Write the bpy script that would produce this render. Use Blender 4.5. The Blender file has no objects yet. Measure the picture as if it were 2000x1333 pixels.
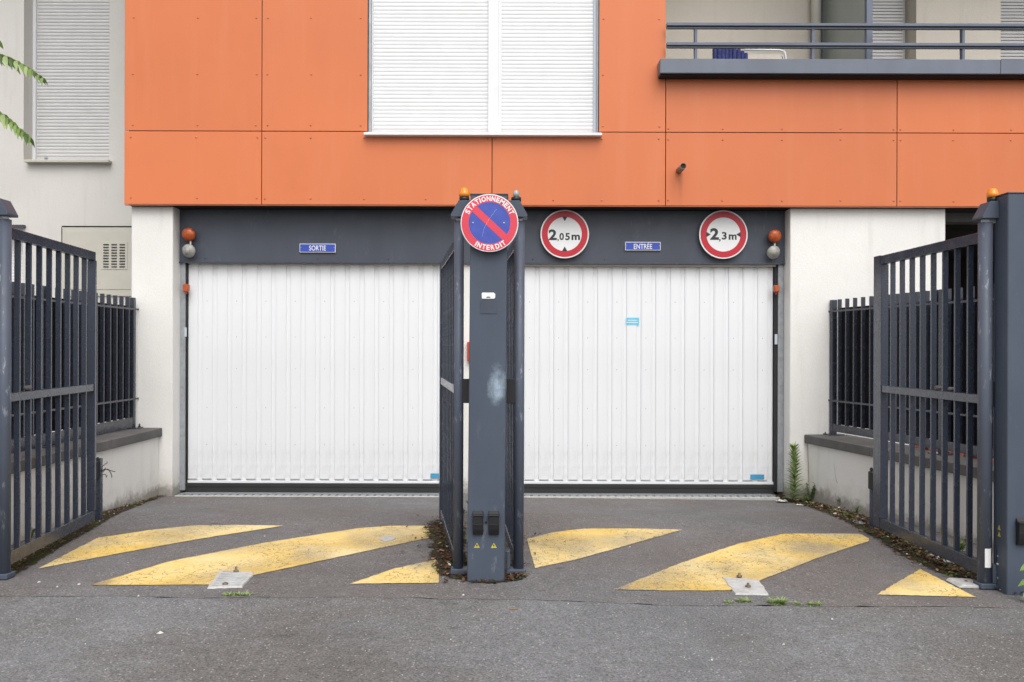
import bpy, bmesh, math, random
from mathutils import Matrix, Vector, noise
R = math.radians
random.seed(7)
scene = bpy.context.scene
# ------------------------------------------------------------------ camera, sky, sun, exposure
F = 1688.0; EZ = 1.37; ROLL = 0.0028
cam = bpy.data.cameras.new('camera'); cam.lens = F*36/2000; cam.sensor_width = 36
cam.shift_y = 13.5/2000; cam.clip_start = .05; cam.clip_end = 500
camo = bpy.data.objects.new('camera', cam); scene.collection.objects.link(camo)
camo.location = (0, 0, EZ); camo.rotation_euler = (R(90), -ROLL, 0); scene.camera = camo
w = bpy.data.worlds.new('World'); scene.world = w; w.use_nodes = True
nt = w.node_tree; bg = nt.nodes['Background']
sky = nt.nodes.new('ShaderNodeTexSky'); sky.sky_type = 'NISHITA'; sky.sun_disc = False
sky.sun_elevation = R(53); sky.sun_rotation = R(168); sky.dust_density = 3; sky.ozone_density = 1
hs = nt.nodes.new('ShaderNodeHueSaturation'); hs.inputs['Saturation'].default_value = .14
nt.links.new(sky.outputs[0], hs.inputs['Color']); nt.links.new(hs.outputs[0], bg.inputs[0])
bg.inputs[1].default_value = .15
sl = bpy.data.lights.new('sun', 'SUN'); sl.energy = 1.2; sl.angle = R(60); sl.color = (1, .965, .92)
so = bpy.data.objects.new('sun', sl); scene.collection.objects.link(so)
sd = Vector((math.sin(R(168))*math.cos(R(53)), math.cos(R(168))*math.cos(R(53)), math.sin(R(53))))
so.rotation_euler = sd.to_track_quat('Z', 'Y').to_euler()
scene.view_settings.view_transform = 'Standard'; scene.view_settings.look = 'None'
scene.view_settings.exposure = 0.47; scene.view_settings.gamma = 1

# ------------------------------------------------------------------ picture measurements -> metres
def U(px, py, d):
    ox, oy = px-1000, py-680
    return Vector(((ox+ROLL*oy)*d/F, d, EZ-(oy-ROLL*ox)*d/F))
def XU(px, d): return (px-1000)*d/F
def ZV(v, d): return EZ - v*d/F
def sst(a, b, x):
    t = max(0, min(1, (x-a)/(b-a))); return t*t*(3-2*t)
def ghei(X, Y): return 1.31 + .085*sst(6.6, 8.0, Y) + .008*max(0, min(X, 5))
def G(X, Y): return EZ - ghei(X, Y)
def GP(px, py):
    ox, oy = px-1000, py-680
    u, v = ox+ROLL*oy, oy-ROLL*ox
    d = 5
    for _ in range(40): d = .5*d + .5*ghei(u*d/F, d)*F/v
    return (u*d/F, d)

# ------------------------------------------------------------------ materials
MATS = {}
def srgb(h):
    h = h.lstrip('#'); o = []
    for i in (0, 2, 4):
        c = int(h[i:i+2], 16)/255
        o.append(c/12.92 if c <= .04045 else ((c+.055)/1.055)**2.4)
    return tuple(o)
class NB:
    def __init__(s, name):
        s.m = bpy.data.materials.new(name); s.m.use_nodes = True; s.t = s.m.node_tree
        s.b = s.t.nodes['Principled BSDF']; s.tc = s.t.nodes.new('ShaderNodeTexCoord'); MATS[name] = s.m
        s.co = s.tc.outputs['Object']
    def n(s, kind, **k):
        x = s.t.nodes.new(kind)
        for a, v in k.items(): setattr(x, a, v)
        return x
    def l(s, a, b): s.t.links.new(a, b)
    def mapping(s, scale=(1,1,1), loc=(0,0,0)):
        m = s.n('ShaderNodeMapping'); s.l(s.co, m.inputs['Vector']); m.inputs['Scale'].default_value = scale
        m.inputs['Location'].default_value = loc; return m.outputs[0]
    def noise(s, scale, detail=3, rough=.55, vec=None, dist=0):
        x = s.n('ShaderNodeTexNoise'); s.l(vec or s.co, x.inputs['Vector']); x.inputs['Scale'].default_value = scale
        x.inputs['Detail'].default_value = detail; x.inputs['Roughness'].default_value = rough
        x.inputs['Distortion'].default_value = dist; return x.outputs['Fac']
    def ramp(s, fac, a, b, va=0., vb=1.):
        x = s.n('ShaderNodeMapRange'); s.l(fac, x.inputs['Value'])
        for i, v in (('From Min', a), ('From Max', b), ('To Min', va), ('To Max', vb)): x.inputs[i].default_value = v
        return x.outputs[0]
    def math(s, op, a, b=None, clamp=False):
        x = s.n('ShaderNodeMath', operation=op); x.use_clamp = clamp
        for i, v in ((0, a), (1, b)):
            if v is None: continue
            if isinstance(v, (int, float)): x.inputs[i].default_value = v
            else: s.l(v, x.inputs[i])
        return x.outputs[0]
    def mix(s, fac, a, b, mode='MIX'):
        x = s.n('ShaderNodeMix', data_type='RGBA', blend_type=mode)
        for i, v in ((0, fac), (6, a), (7, b)):
            if isinstance(v, tuple): x.inputs[i].default_value = (*v, 1)
            elif isinstance(v, (int, float)): x.inputs[i].default_value = v
            else: s.l(v, x.inputs[i])
        return x.outputs[2]
    def scale(s, col, fac):
        x = s.n('ShaderNodeVectorMath', operation='SCALE')
        if isinstance(col, tuple): x.inputs[0].default_value = col
        else: s.l(col, x.inputs[0])
        if isinstance(fac, (int, float)): x.inputs['Scale'].default_value = fac
        else: s.l(fac, x.inputs['Scale'])
        return x.outputs[0]
    def xyz(s):
        x = s.n('ShaderNodeSeparateXYZ'); s.l(s.co, x.inputs[0]); return x.outputs
    def bump(s, h, strength=.3, dist=.01):
        x = s.n('ShaderNodeBump'); s.l(h, x.inputs['Height']); x.inputs['Strength'].default_value = strength
        x.inputs['Distance'].default_value = dist; s.l(x.outputs[0], s.b.inputs['Normal'])
    def out(s, col=None, rough=.6, metal=0, spec=.5):
        if isinstance(col, tuple): s.b.inputs['Base Color'].default_value = (*col, 1)
        elif col is not None: s.l(col, s.b.inputs['Base Color'])
        if isinstance(rough, (int, float)): s.b.inputs['Roughness'].default_value = rough
        else: s.l(rough, s.b.inputs['Roughness'])
        s.b.inputs['Metallic'].default_value = metal; s.b.inputs['Specular IOR Level'].default_value = spec
        return s.m
def simple(name, col, rough=.6, metal=0, var=.12, sc=8, spec=.5):
    n = NB(name); f = n.ramp(n.noise(sc, 4), .3, .7, 1-var, 1+var)
    return n.out(n.scale(col, f), rough, metal, spec)
def stucco(name, col, grime=True, g0=.0, gh=.45):
    n = NB(name); big = n.noise(1.1, 5); f = n.ramp(big, .3, .7, .94, 1.04)
    fine = n.noise(140, 3, .7); f = n.math('MULTIPLY', f, n.ramp(fine, .3, .7, .93, 1.06))
    c = n.scale(col, f)
    streak = n.noise(3, 4, .6, n.mapping((3, 3, .35)))
    c = n.mix(n.ramp(streak, .56, .8, 0, .22), c, (.32, .29, .25))
    if grime:
        z = n.xyz()[2]
        zz = n.math('ADD', z, n.ramp(n.noise(5, 6, .65), .3, .7, .16, -.16))
        c = n.mix(n.ramp(zz, g0+gh, g0, 0, .32), c, (.40, .34, .27))
        zz2 = n.math('ADD', z, n.ramp(n.noise(14, 5, .7), .3, .7, .05, -.05))
        c = n.mix(n.ramp(zz2, g0+.13, g0+.05, 0, .6), c, (.10, .085, .06))
    n.bump(n.math('ADD', fine, n.noise(45, 3)), .35, .004)
    return n.out(c, .9, 0, .25)
stucco('white_render', (.78, .765, .735), True, -.02, .25); stucco('cream_render', (.62, .60, .565), False)
stucco('low_wall_render', (.78, .765, .735), True, -.02, .22); stucco('balcony_render', (.60, .55, .48), False)
n = NB('orange_panel_paint')
oi = n.n('ShaderNodeObjectInfo'); f = n.ramp(oi.outputs['Random'], 0, 1, .96, 1.04)
f = n.math('MULTIPLY', f, n.ramp(n.noise(.9, 3), .3, .7, .96, 1.04))
c = n.scale((.63, .180, .068), f)
c = n.mix(n.ramp(n.noise(2.2, 5, .6, n.mapping((2.5, 2.5, .25))), .5, .8, 0, .16), c, (.72, .32, .17))
c = n.mix(n.ramp(n.noise(1.6, 4, .6, n.mapping((1.6, 1.6, .8), (3, 1, 7))), .5, .75, 0, .16), c, (.50, .13, .05))
# rust-brown run below the drain stub (a stain with its own shape)
X_, Y_, Z_ = n.xyz()[0], None, n.xyz()[2]
dx = n.math('ABSOLUTE', n.math('SUBTRACT', X_, XU(1328, 8)))
run = n.math('MULTIPLY', n.ramp(dx, .028, .008, 0, 1), n.ramp(Z_, ZV(-344, 8), ZV(-338, 8), 0, 1))
run = n.math('MULTIPLY', run, n.ramp(Z_, ZV(-290, 8), ZV(-345, 8), .15, .7))
c = n.mix(n.math('MULTIPLY', run, n.ramp(n.noise(30, 3), .3, .7, .35, .8)), c, (.26, .07, .035))
n.bump(n.noise(60, 2), .04, .002); n.out(c, .42, 0, .35)
simple('panel_rivet', (.50, .14, .055), .35)
simple('dark_gap', (.012, .011, .011), .9)
def steel(name, col, scuff=.0, spray=None, r0=.38, r1=.55, sp=.35):
    n = NB(name); f = n.ramp(n.noise(3, 4, .6, n.mapping((1, 1, .3))), .3, .7, .9, 1.12)
    c = n.scale(col, f)
    dirt = n.ramp(n.noise(5, 5, .6, n.mapping((1, 1, .5))), .52, .78, 0, .22); c = n.mix(dirt, c, tuple(k*1.3+.008 for k in col))
    if scuff:
        s1 = n.noise(16, 8, .75, n.mapping((1.4, 1.4, .42))); s2 = n.noise(2.0, 3, .5)
        m = n.math('MULTIPLY', n.ramp(s1, .57, .63, 0, 1), n.ramp(s2, .50-.12*(scuff > 1), .66-.12*(scuff > 1), 0, min(scuff, 1.)))
        c = n.mix(m, c, (.26, .28, .31))
    if spray:
        xs = n.xyz(); 
        ax = n.math('POWER', n.math('DIVIDE', n.math('SUBTRACT', xs[0], spray[0]), .050), 2.)
        az = n.math('POWER', n.math('DIVIDE', n.math('SUBTRACT', xs[2], spray[1]), .115), 2.)
        dd = n.math('ADD', n.math('SQRT', n.math('ADD', ax, az)), n.ramp(n.noise(14, 5, .7), .3, .7, -.35, .35))
        c = n.mix(n.math('MULTIPLY', n.ramp(dd, 1.1, .0, 0, .85), n.ramp(n.noise(50, 6, .75, n.mapping((1, 1, .35))), .3, .65, .35, 1)), c, (.45, .56, .66))
    n.bump(n.noise(180, 2), .05, .001)
    return n.out(c, n.ramp(n.noise(12, 3), .3, .7, r0, r1), 0, sp)
steel('gate_steel', (.034, .042, .064), 0, None, .20, .32, .6); steel('tube_steel', (.085, .100, .135), 1.2)
steel('post_steel', (.066, .083, .115), .28, (XU(971, 4.84), ZV(74, 4.84)))
steel('fence_steel', (.030, .035, .050), 0, None, .20, .32, .6); steel('fence_sheet', (.007, .007, .009), 0, None, .6, .8, .1)
steel('fascia_steel', (.064, .073, .095), .15); steel('rail_steel', (.13, .15, .20)); steel('balcony_cap_steel', (.145, .165, .205))
n = NB('door_white')
c = n.scale((.77, .78, .80), n.ramp(n.noise(1.3, 5), .3, .7, .96, 1.03))
c = n.mix(n.ramp(n.noise(6, 7, .7, n.mapping((1, 1, .6))), .63, .72, 0, .22), c, (.55, .53, .48))
z = n.xyz()[2]; c = n.mix(n.math('MULTIPLY', n.ramp(z, .45, .1, 0, .45), n.ramp(n.noise(10, 5, .7), .4, .65, 0, 1)), c, (.55, .54, .52))
n.out(c, .42, 0, .4)
simple('shutter_white', (.72, .73, .74), .5, var=.03); simple('shutter_grey', (.56, .555, .55), .55, var=.04)
simple('frame_white', (.75, .76, .78), .4, var=.03); simple('frame_blue_white', (.50, .54, .60), .4, var=.03)
simple('cabinet_beige', (.52, .50, .43), .5, var=.03); simple('beige_trim', (.42, .39, .33), .5)
simple('galvanised', (.36, .38, .40), .45, .35, .15, 20); simple('rubber_black', (.018, .018, .019), .7)
simple('rubber_grey', (.020, .020, .020), .6); simple('plastic_black', (.014, .014, .016), .35)
simple('amber_plastic', (.82, .25, .015), .18, var=.1); simple('amber_dull', (.42, .085, .022), .35, var=.35, sc=25)
simple('lamp_grey', (.30, .30, .27), .45, var=.3, sc=30); simple('lens_clear', (.33, .36, .36), .15)
simple('sign_white', (.76, .77, .77), .35, var=.04); simple('sign_red', (.50, .010, .025), .35, var=.08)
simple('sign_red_faded', (.66, .045, .075), .4, var=.07); simple('sign_blue', (.045, .075, .38), .35, var=.12, sc=20)
simple('enamel_blue', (.03, .075, .45), .25, var=.05); simple('sign_ink', (.02, .02, .022), .4)
simple('sticker_cyan', (.15, .55, .74), .4); simple('sticker_blue', (.06, .30, .50), .4); simple('sticker_white', (.78, .78, .78), .4, var=.03)
simple('sticker_dark', (.062, .075, .102), .8); simple('warning_yellow', (.50, .42, .06), .4)
simple('alarm_red', (.55, .04, .03), .4)
n = NB('frosted_glass'); n.out(n.scale((.32, .36, .33), n.ramp(n.noise(2, 2), .3, .7, .92, 1.08)), .22, 0, .5)
simple('cushion_blue', (.035, .045, .16), .9, var=.5, sc=35)
simple('pipe_brown', (.30, .19, .14), .6, var=.2, sc=30); simple('steel_bolt', (.20, .15, .10), .5, .6, .3, 30); simple('undercroft_shade', (.035, .034, .03), .9)  # undercroft is near black: shade of the deep interior put into its colour
simple('concrete_light', (.45, .44, .42), .85, var=.15, sc=40)
simple('clay_red', (.32, .085, .045), .8, var=.3, sc=20)
n = NB('coping_concrete')
c = n.scale((.125, .12, .118), n.ramp(n.noise(3, 5, .6), .3, .7, .75, 1.25)); c = n.mix(n.ramp(n.noise(130, 2), .55, .75, 0, .5), c, (.24, .22, .21))
n.bump(n.noise(120, 3), .3, .003); n.out(c, .85, 0, .3)
def asphalt(name, col, warm, worn):
    n = NB(name)
    g = n.noise(95, 3, .75); f = n.ramp(g, .32, .68, .5, 1.6)
    f = n.math('MULTIPLY', f, n.ramp(n.noise(260, 2, .6), .3, .7, .75, 1.25))
    f = n.math('MULTIPLY', f, n.ramp(n.noise(.9, 6, .65), .3, .7, .82, 1.14))
    f = n.math('MULTIPLY', f, n.ramp(n.noise(13, 4, .7), .3, .7, .87, 1.12))
    c = n.mix(n.ramp(n.noise(.7, 5, .6, n.mapping((1, 1, 1), (3, 1, 0))), .42, .60, 0, 1), col, warm)
    c = n.scale(c, f)
    v = n.n('ShaderNodeTexVoronoi'); n.l(n.co, v.inputs['Vector']); v.inputs['Scale'].default_value = 62
    sc = n.n('ShaderNodeSeparateColor'); n.l(v.outputs['Color'], sc.inputs[0])
    spk = n.math('MULTIPLY', n.ramp(v.outputs['Distance'], .34, .2, 0, 1), n.ramp(sc.outputs[0], .84, .88, 0, .85))
    c = n.mix(spk, c, (.42, .41, .39))
    # oil drips and darker scuffs
    m = n.noise(5.5, 4, .55, n.mapping((1, 1.6, 1), (1.7, 4, 0)))
    c = n.mix(n.ramp(m, .66, .73, 0, .5), c, (.055, .05, .05))
    if worn:
        m = n.noise(2.2, 5, .6, n.mapping((.6, 1.8, 1))); c = n.mix(n.ramp(m, .42, .72, 0, .5), c, (.135, .128, .128))
    n.bump(n.math('ADD', g, n.noise(180, 2)), .6, .004)
    return n.out(c, .86, 0, .3)
asphalt('pavement_asphalt', (.168, .170, .176), (.140, .133, .128), False)
asphalt('driveway_asphalt', (.158, .155, .158), (.150, .136, .129), True)
asphalt('base_asphalt', (.03, .028, .026), (.035, .03, .026), False)
n = NB('road_yellow')
y = n.scale((.80, .55, .14), n.ramp(n.noise(1.6, 5), .3, .7, .85, 1.12))
y = n.mix(n.ramp(n.noise(1.3, 4, .6, n.mapping((1, 1, 1), (5, 2, 0))), .40, .64, 0, .85), y, (.82, .68, .38))
y = n.mix(n.ramp(n.noise(85, 3, .7), .45, .7, 0, .3), y, (.30, .24, .12))
v = n.n('ShaderNodeTexVoronoi', feature='DISTANCE_TO_EDGE'); v.inputs['Scale'].default_value = 13
dn = n.n('ShaderNodeTexNoise'); n.l(n.co, dn.inputs['Vector']); dn.inputs['Scale'].default_value = 9; dn.inputs['Detail'].default_value = 5
va = n.n('ShaderNodeVectorMath', operation='ADD'); vs = n.n('ShaderNodeVectorMath', operation='SCALE'); vs.inputs['Scale'].default_value = .22
n.l(dn.outputs['Color'], vs.inputs[0]); n.l(n.co, va.inputs[0]); n.l(vs.outputs[0], va.inputs[1]); n.l(va.outputs[0], v.inputs['Vector'])
ck = n.math('MULTIPLY', n.ramp(v.outputs['Distance'], .030, .006, 0, 1), n.ramp(n.noise(2.4, 3), .38, .56, .12, .95))
y = n.mix(ck, y, (.10, .075, .045))
wear = n.math('MULTIPLY', n.ramp(n.noise(230, 3, .8), .40, .62, 0, 1), n.ramp(n.noise(1.3, 3, .5, n.mapping((1.3, 1, 1), (8, 3, 0))), .46, .64, 0, 1))
for bx_, by_, br_, am in [GP(1590,1072)+(.30, .85), GP(335,1046)+(.26, .5), GP(1215,1060)+(.22, .55), GP(1745,1135)+(.20, .55), GP(1215,1150)+(.10, .9), GP(200,1141)+(.10, .8), GP(860,1032)+(.16, .7), GP(1385,1110)+(.04, .35)]:
    vd = n.n('ShaderNodeVectorMath', operation='DISTANCE'); n.l(n.mapping((1, .8, 0)), vd.inputs[0]); vd.inputs[1].default_value = (bx_, by_*.8, 0)
    m_ = n.ramp(n.math('ADD', vd.outputs['Value'], n.ramp(n.noise(9, 5, .7), .3, .7, -.07, .07)), br_, br_*.3, 0, am)
    wear = n.math('MAXIMUM', wear, n.math('MULTIPLY', m_, n.ramp(n.noise(200, 3, .8), .34, .56, .1, 1)))
y = n.mix(wear, y, (.17, .165, .16)); n.bump(n.noise(120, 3), .4, .003); n.out(y, .8, 0, .3)
n = NB('cement_patch')
c = n.scale((.50, .50, .49), n.ramp(n.noise(12, 5, .7), .3, .7, .75, 1.15)); c = n.mix(n.ramp(n.noise(60, 3), .5, .7, 0, .5), c, (.30, .29, .28))
n.bump(n.noise(30, 4), .5, .004); n.out(c, .8)
n = NB('soil_dirt')
at = n.n('ShaderNodeAttribute', attribute_name='edge')
c = n.mix(n.ramp(n.noise(60, 4, .7), .35, .65), (.020, .015, .011), (.085, .060, .042))
c = n.mix(n.ramp(n.noise(7, 4), .48, .62, 0, .85), c, (.045, .058, .014))
a = n.math('ADD', at.outputs['Fac'], n.ramp(n.noise(22, 6, .75), .3, .7, -.55, .55))
n.l(n.ramp(a, .30, .46), n.b.inputs['Alpha']); n.bump(n.noise(60, 4), .8, .01); n.out(c, .95, 0, .1)
for nm, col in (('leaf_brown', (.10, .045, .02)), ('leaf_tan', (.24, .15, .08)), ('leaf_black', (.025, .018, .014)), ('leaf_rust', (.14, .045, .022)), ('moss_green', (.07, .095, .018)), ('litter_white', (.55, .54, .51)), ('litter_blue', (.02, .08, .16))):
    simple(nm, col, .8, var=.3, sc=40)
def leafmat(name, a, b):
    n = NB(name); c = n.mix(n.ramp(n.noise(14, 3), .35, .65), a, b)
    n.b.inputs['Subsurface Weight'].default_value = 0; n.out(c, .5, 0, .4)
    tr = n.n('ShaderNodeBsdfTranslucent'); n.l(c, tr.inputs[0]); mx = n.n('ShaderNodeMixShader'); mx.inputs[0].default_value = .35
    o = [x for x in n.t.nodes if x.type == 'OUTPUT_MATERIAL'][0]
    n.l(n.b.outputs[0], mx.inputs[1]); n.l(tr.outputs[0], mx.inputs[2]); n.l(mx.outputs[0], o.inputs[0])
leafmat('leaf_green', (.17, .27, .06), (.25, .37, .10)); leafmat('leaf_light', (.32, .42, .15), (.42, .52, .24)); leafmat('leaf_dark', (.06, .11, .03), (.10, .17, .05))
simple('stem_green', (.12, .15, .05), .7); simple('stem_dry', (.30, .20, .14), .8); simple('stone_grey', (.14, .13, .12), .9, var=.4, sc=30)

# ------------------------------------------------------------------ mesh helpers
class MB:
    def __init__(s): s.v = []; s.f = []; s.mi = []; s.sm = []
    def face(s, idx, mi=0, sm=False): s.f.append(idx); s.mi.append(mi); s.sm.append(sm)
    def box(s, x0, x1, y0, y1, z0, z1, mi=0):
        b = len(s.v)
        s.v += [(x0,y0,z0),(x1,y0,z0),(x1,y1,z0),(x0,y1,z0),(x0,y0,z1),(x1,y0,z1),(x1,y1,z1),(x0,y1,z1)]
        for q in ((0,3,2,1),(4,5,6,7),(0,1,5,4),(1,2,6,5),(2,3,7,6),(3,0,4,7)): s.face([b+i for i in q], mi)
        return s
    def quad(s, a, b_, c, d, mi=0):
        b = len(s.v); s.v += [tuple(a), tuple(b_), tuple(c), tuple(d)]; s.face([b,b+1,b+2,b+3], mi); return s
    def rings(s, rings, cap0=True, cap1=True, mi=0, sm=True):
        b = len(s.v); k = len(rings[0])
        for r in rings: s.v += [tuple(p) for p in r]
        for i in range(len(rings)-1):
            for j in range(k):
                j2 = (j+1) % k
                s.face([b+i*k+j, b+i*k+j2, b+(i+1)*k+j2, b+(i+1)*k+j], mi, sm)
        if cap0: s.face([b+j for j in reversed(range(k))], mi)
        if cap1: s.face([b+(len(rings)-1)*k+j for j in range(k)], mi)
        return s
    def tube(s, pts, rad, k=10, mi=0, caps=True):
        pts = [Vector(p) for p in pts]; rs = []
        if not hasattr(rad, '__len__'): rad = [rad]*len(pts)
        for i, p in enumerate(pts):
            t = (pts[min(i+1, len(pts)-1)]-pts[max(i-1, 0)]).normalized()
            a = t.orthogonal() if i == 0 else (a - t*a.dot(t))
            a.normalize(); b2 = t.cross(a)
            rs.append([p+(a*math.cos(2*math.pi*j/k)+b2*math.sin(2*math.pi*j/k))*rad[i] for j in range(k)])
        return s.rings(rs, caps, caps, mi)
    def lathe(s, o, axis, prof, k=20, mi=0):   # prof: (t along axis, r)
        o = Vector(o); ax = Vector(axis).normalized(); a = ax.orthogonal().normalized(); b2 = ax.cross(a)
        rs = [[o+ax*t+(a*math.cos(2*math.pi*j/k)+b2*math.sin(2*math.pi*j/k))*max(r, 1e-4) for j in range(k)] for t, r in prof]
        return s.rings(rs, True, True, mi)
    def prism(s, pts, y0, y1, mi=0):           # pts (x,z) outline, extruded y0..y1
        b = len(s.v); k = len(pts)
        ar = sum(pts[i][0]*pts[(i+1)%k][1]-pts[(i+1)%k][0]*pts[i][1] for i in range(k))
        if ar < 0: pts = pts[::-1]
        s.v += [(x, y0, z) for x, z in pts]+[(x, y1, z) for x, z in pts]
        s.face([b+i for i in range(k)], mi); s.face([b+k+i for i in reversed(range(k))], mi)
        for i in range(k): j = (i+1) % k; s.face([b+i, b+k+i, b+k+j, b+j], mi)
        return s
    def ring(s, cx, cz, r0, r1, y0, y1, k=64, mi=0):
        b = len(s.v)
        for j in range(k):
            c, q = math.cos(2*math.pi*j/k), math.sin(2*math.pi*j/k)
            s.v += [(cx+r0*c, y0, cz+r0*q), (cx+r1*c, y0, cz+r1*q), (cx+r0*c, y1, cz+r0*q), (cx+r1*c, y1, cz+r1*q)]
        for j in range(k):
            a, d = b+4*j, b+4*((j+1) % k)
            s.face([a, a+1, d+1, d], mi); s.face([a+1, a+3, d+3, d+1], mi); s.face([a+2, d+2, d+3, a+3], mi); s.face([a, d, d+2, a+2], mi)
        return s
    def disc(s, cx, cz, r, y0, y1, k=64, mi=0):
        return s.prism([(cx+r*math.cos(2*math.pi*j/k), cz+r*math.sin(2*math.pi*j/k)) for j in range(k)], y0, y1, mi)
    def leaf(s, base, d, up, L, W, droop=.3, segs=3, mi=0):
        d = Vector(d).normalized(); side = d.cross(Vector(up)); side = side.normalized() if side.length > 1e-4 else Vector((1, 0, 0))
        nup = side.cross(d); b = len(s.v); p = Vector(base); prof = [.25, 1, .75, .05] if segs == 3 else [.12, .85, .85, .45, .02]
        for i in range(segs+1):
            t = i/segs; q = p+d*L*t - Vector((0, 0, 1))*droop*L*t*t; wd = W*.5*prof[i]
            s.v += [tuple(q-side*wd+nup*wd*.3), tuple(q), tuple(q+side*wd+nup*wd*.3)]
        for i in range(segs):
            a = b+3*i; s.face([a, a+1, a+4, a+3], mi, True); s.face([a+1, a+2, a+5, a+4], mi, True)
        return s
    def mesh(s, name, mats, bevel=0):
        me = bpy.data.meshes.new(name); me.from_pydata([tuple(v) for v in s.v], [], s.f)
        for i, p in enumerate(me.polygons): p.material_index = s.mi[i]; p.use_smooth = s.sm[i]
        for m in mats: me.materials.append(MATS[m])
        if bevel:
            bm = bmesh.new(); bm.from_mesh(me)
            es = [e for e in bm.edges if len(e.link_faces) == 2 and e.calc_face_angle(0) > .5]
            bmesh.ops.bevel(bm, geom=es, offset=bevel, segments=1, profile=.5, affect='EDGES', clamp_overlap=True)
            bm.to_mesh(me); bm.free()
        me.update(); return me
def link(o): scene.collection.objects.link(o); return o
W = {}
def thing(name, label, cat, loc=(0,0,0), rz=0, group=None):
    o = link(bpy.data.objects.new(name, None)); o.location = loc; o.rotation_euler = (0, 0, rz); o.empty_display_size = .1
    o['label'] = label; o['category'] = cat
    if group: o['group'] = group
    W[o.name] = Matrix.Translation(loc) @ Matrix.Rotation(rz, 4, 'Z'); return o
def part(name, mb, mats, parent, world=True, bevel=0, label=None, stuff=False, me=None):
    if isinstance(mats, str): mats = [mats]
    me = me or mb.mesh(name, mats, bevel)
    o = link(bpy.data.objects.new(name, me)); o.parent = parent
    if world: o.matrix_parent_inverse = W[parent.name].inverted(); W[o.name] = Matrix.Identity(4)
    else: W[o.name] = W[parent.name].copy()
    if label: o['label'] = label
    if stuff: o['kind'] = 'stuff'
    return o
def solo(name, mb, mats, label=None, cat=None, group=None, kind=None, bevel=0):
    if isinstance(mats, str): mats = [mats]
    o = link(bpy.data.objects.new(name, mb.mesh(name, mats, bevel))); W[o.name] = Matrix.Identity(4)
    if label: o['label'] = label
    if cat: o['category'] = cat
    if group: o['group'] = group
    if kind: o['kind'] = kind
    return o
def glyph(s, bold=0):
    cu = bpy.data.curves.new('lettering', 'FONT'); cu.body = s; cu.offset = bold; cu.size = 1; cu.resolution_u = 4; cu.extrude = .002
    o = link(bpy.data.objects.new('lettering', cu)); dg = bpy.context.evaluated_depsgraph_get()
    me = bpy.data.meshes.new_from_object(o.evaluated_get(dg)); bpy.data.objects.remove(o); bpy.data.curves.remove(cu)
    return me
def text_mb(items, y):
    """items: (string, bold, cx, cz, width, height, rot) fitted boxes; front face at y - .0006"""
    mb = MB()
    for s, bold, cx, cz, wd, ht, rot in items:
        me = glyph(s, bold); xs = [v.co.x for v in me.vertices]; ys = [v.co.y for v in me.vertices]
        x0, x1, y0, y1 = min(xs), max(xs), min(ys), max(ys); sx = wd/(x1-x0); sz = ht/(y1-y0); b = len(mb.v)
        for v in me.vertices:
            a, c = (v.co.x-(x0+x1)/2)*sx, (v.co.y-(y0+y1)/2)*sz
            mb.v.append((cx+a*math.cos(rot)-c*math.sin(rot), y-(.0006 if v.co.z > 0 else 0), cz+a*math.sin(rot)+c*math.cos(rot)))
        for p in me.polygons: mb.face([b+i for i in p.vertices])
        bpy.data.meshes.remove(me)
    return mb

# ================================================================== GROUND
seam = [GP(-900, 1160), GP(0, 1165), GP(430, 1167), GP(860, 1168), GP(1000, 1171), GP(1200, 1180), GP(1450, 1183), GP(1900, 1187), GP(2900, 1195)]
def seamY(x):
    for (a, ya), (b, yb) in zip(seam, seam[1:]):
        if x <= b: return ya+(yb-ya)*max(0, (x-a)/(b-a)) + .030*noise.noise((x*1.6, 0, 0)) + .022*noise.noise((x*7, 3, 0))
    return seam[-1][1]
xs = [-14+i*.5 for i in range(19)]+[-4.5+i*.05 for i in range(1, 181)]+[5+i*.5 for i in range(19)]
def sheet(rows, dz):
    mb = MB()
    for r in rows:
        for x in xs:
            y = r(x); mb.v.append((x, y, G(x, y)+dz))
    k = len(xs)
    for i in range(len(rows)-1):
        for j in range(k-1): mb.face([i*k+j, i*k+j+1, (i+1)*k+j+1, (i+1)*k+j], 0, True)
    return mb
def gap(x): return .0018+.012*max(0, noise.noise((x*8, 9, 0))+.05)
rows = [lambda x: seamY(x)+gap(x)]+[(lambda t: (lambda x: seamY(x)+(8.26-seamY(x))*t))(i/26) for i in range(1, 27)]+[lambda x: 14]
driveway = solo('driveway', sheet(rows, 0), 'driveway_asphalt', kind='structure')
rows = [lambda x: -12, lambda x: -4, lambda x: 0, lambda x: 2, lambda x: 3, lambda x: 3.8, lambda x: seamY(x)-gap(x)]
solo('pavement', sheet(rows, 0), 'pavement_asphalt', kind='structure')
mb = MB(); e = 150
ax_ = [-e, -14, -5, 0, 5, 14, e]; ay_ = [-e, -12, 0, 4, 6.6, 7, 7.5, 8, 14, e]
for y in ay_:
    for x in ax_: mb.v.append((x, y, G(x, y)-.02))
for i in range(len(ay_)-1):
    for j in range(len(ax_)-1): k = len(ax_); mb.face([i*k+j, i*k+j+1, (i+1)*k+j+1, (i+1)*k+j])
solo('ground', mb, 'base_asphalt', kind='structure')
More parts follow.
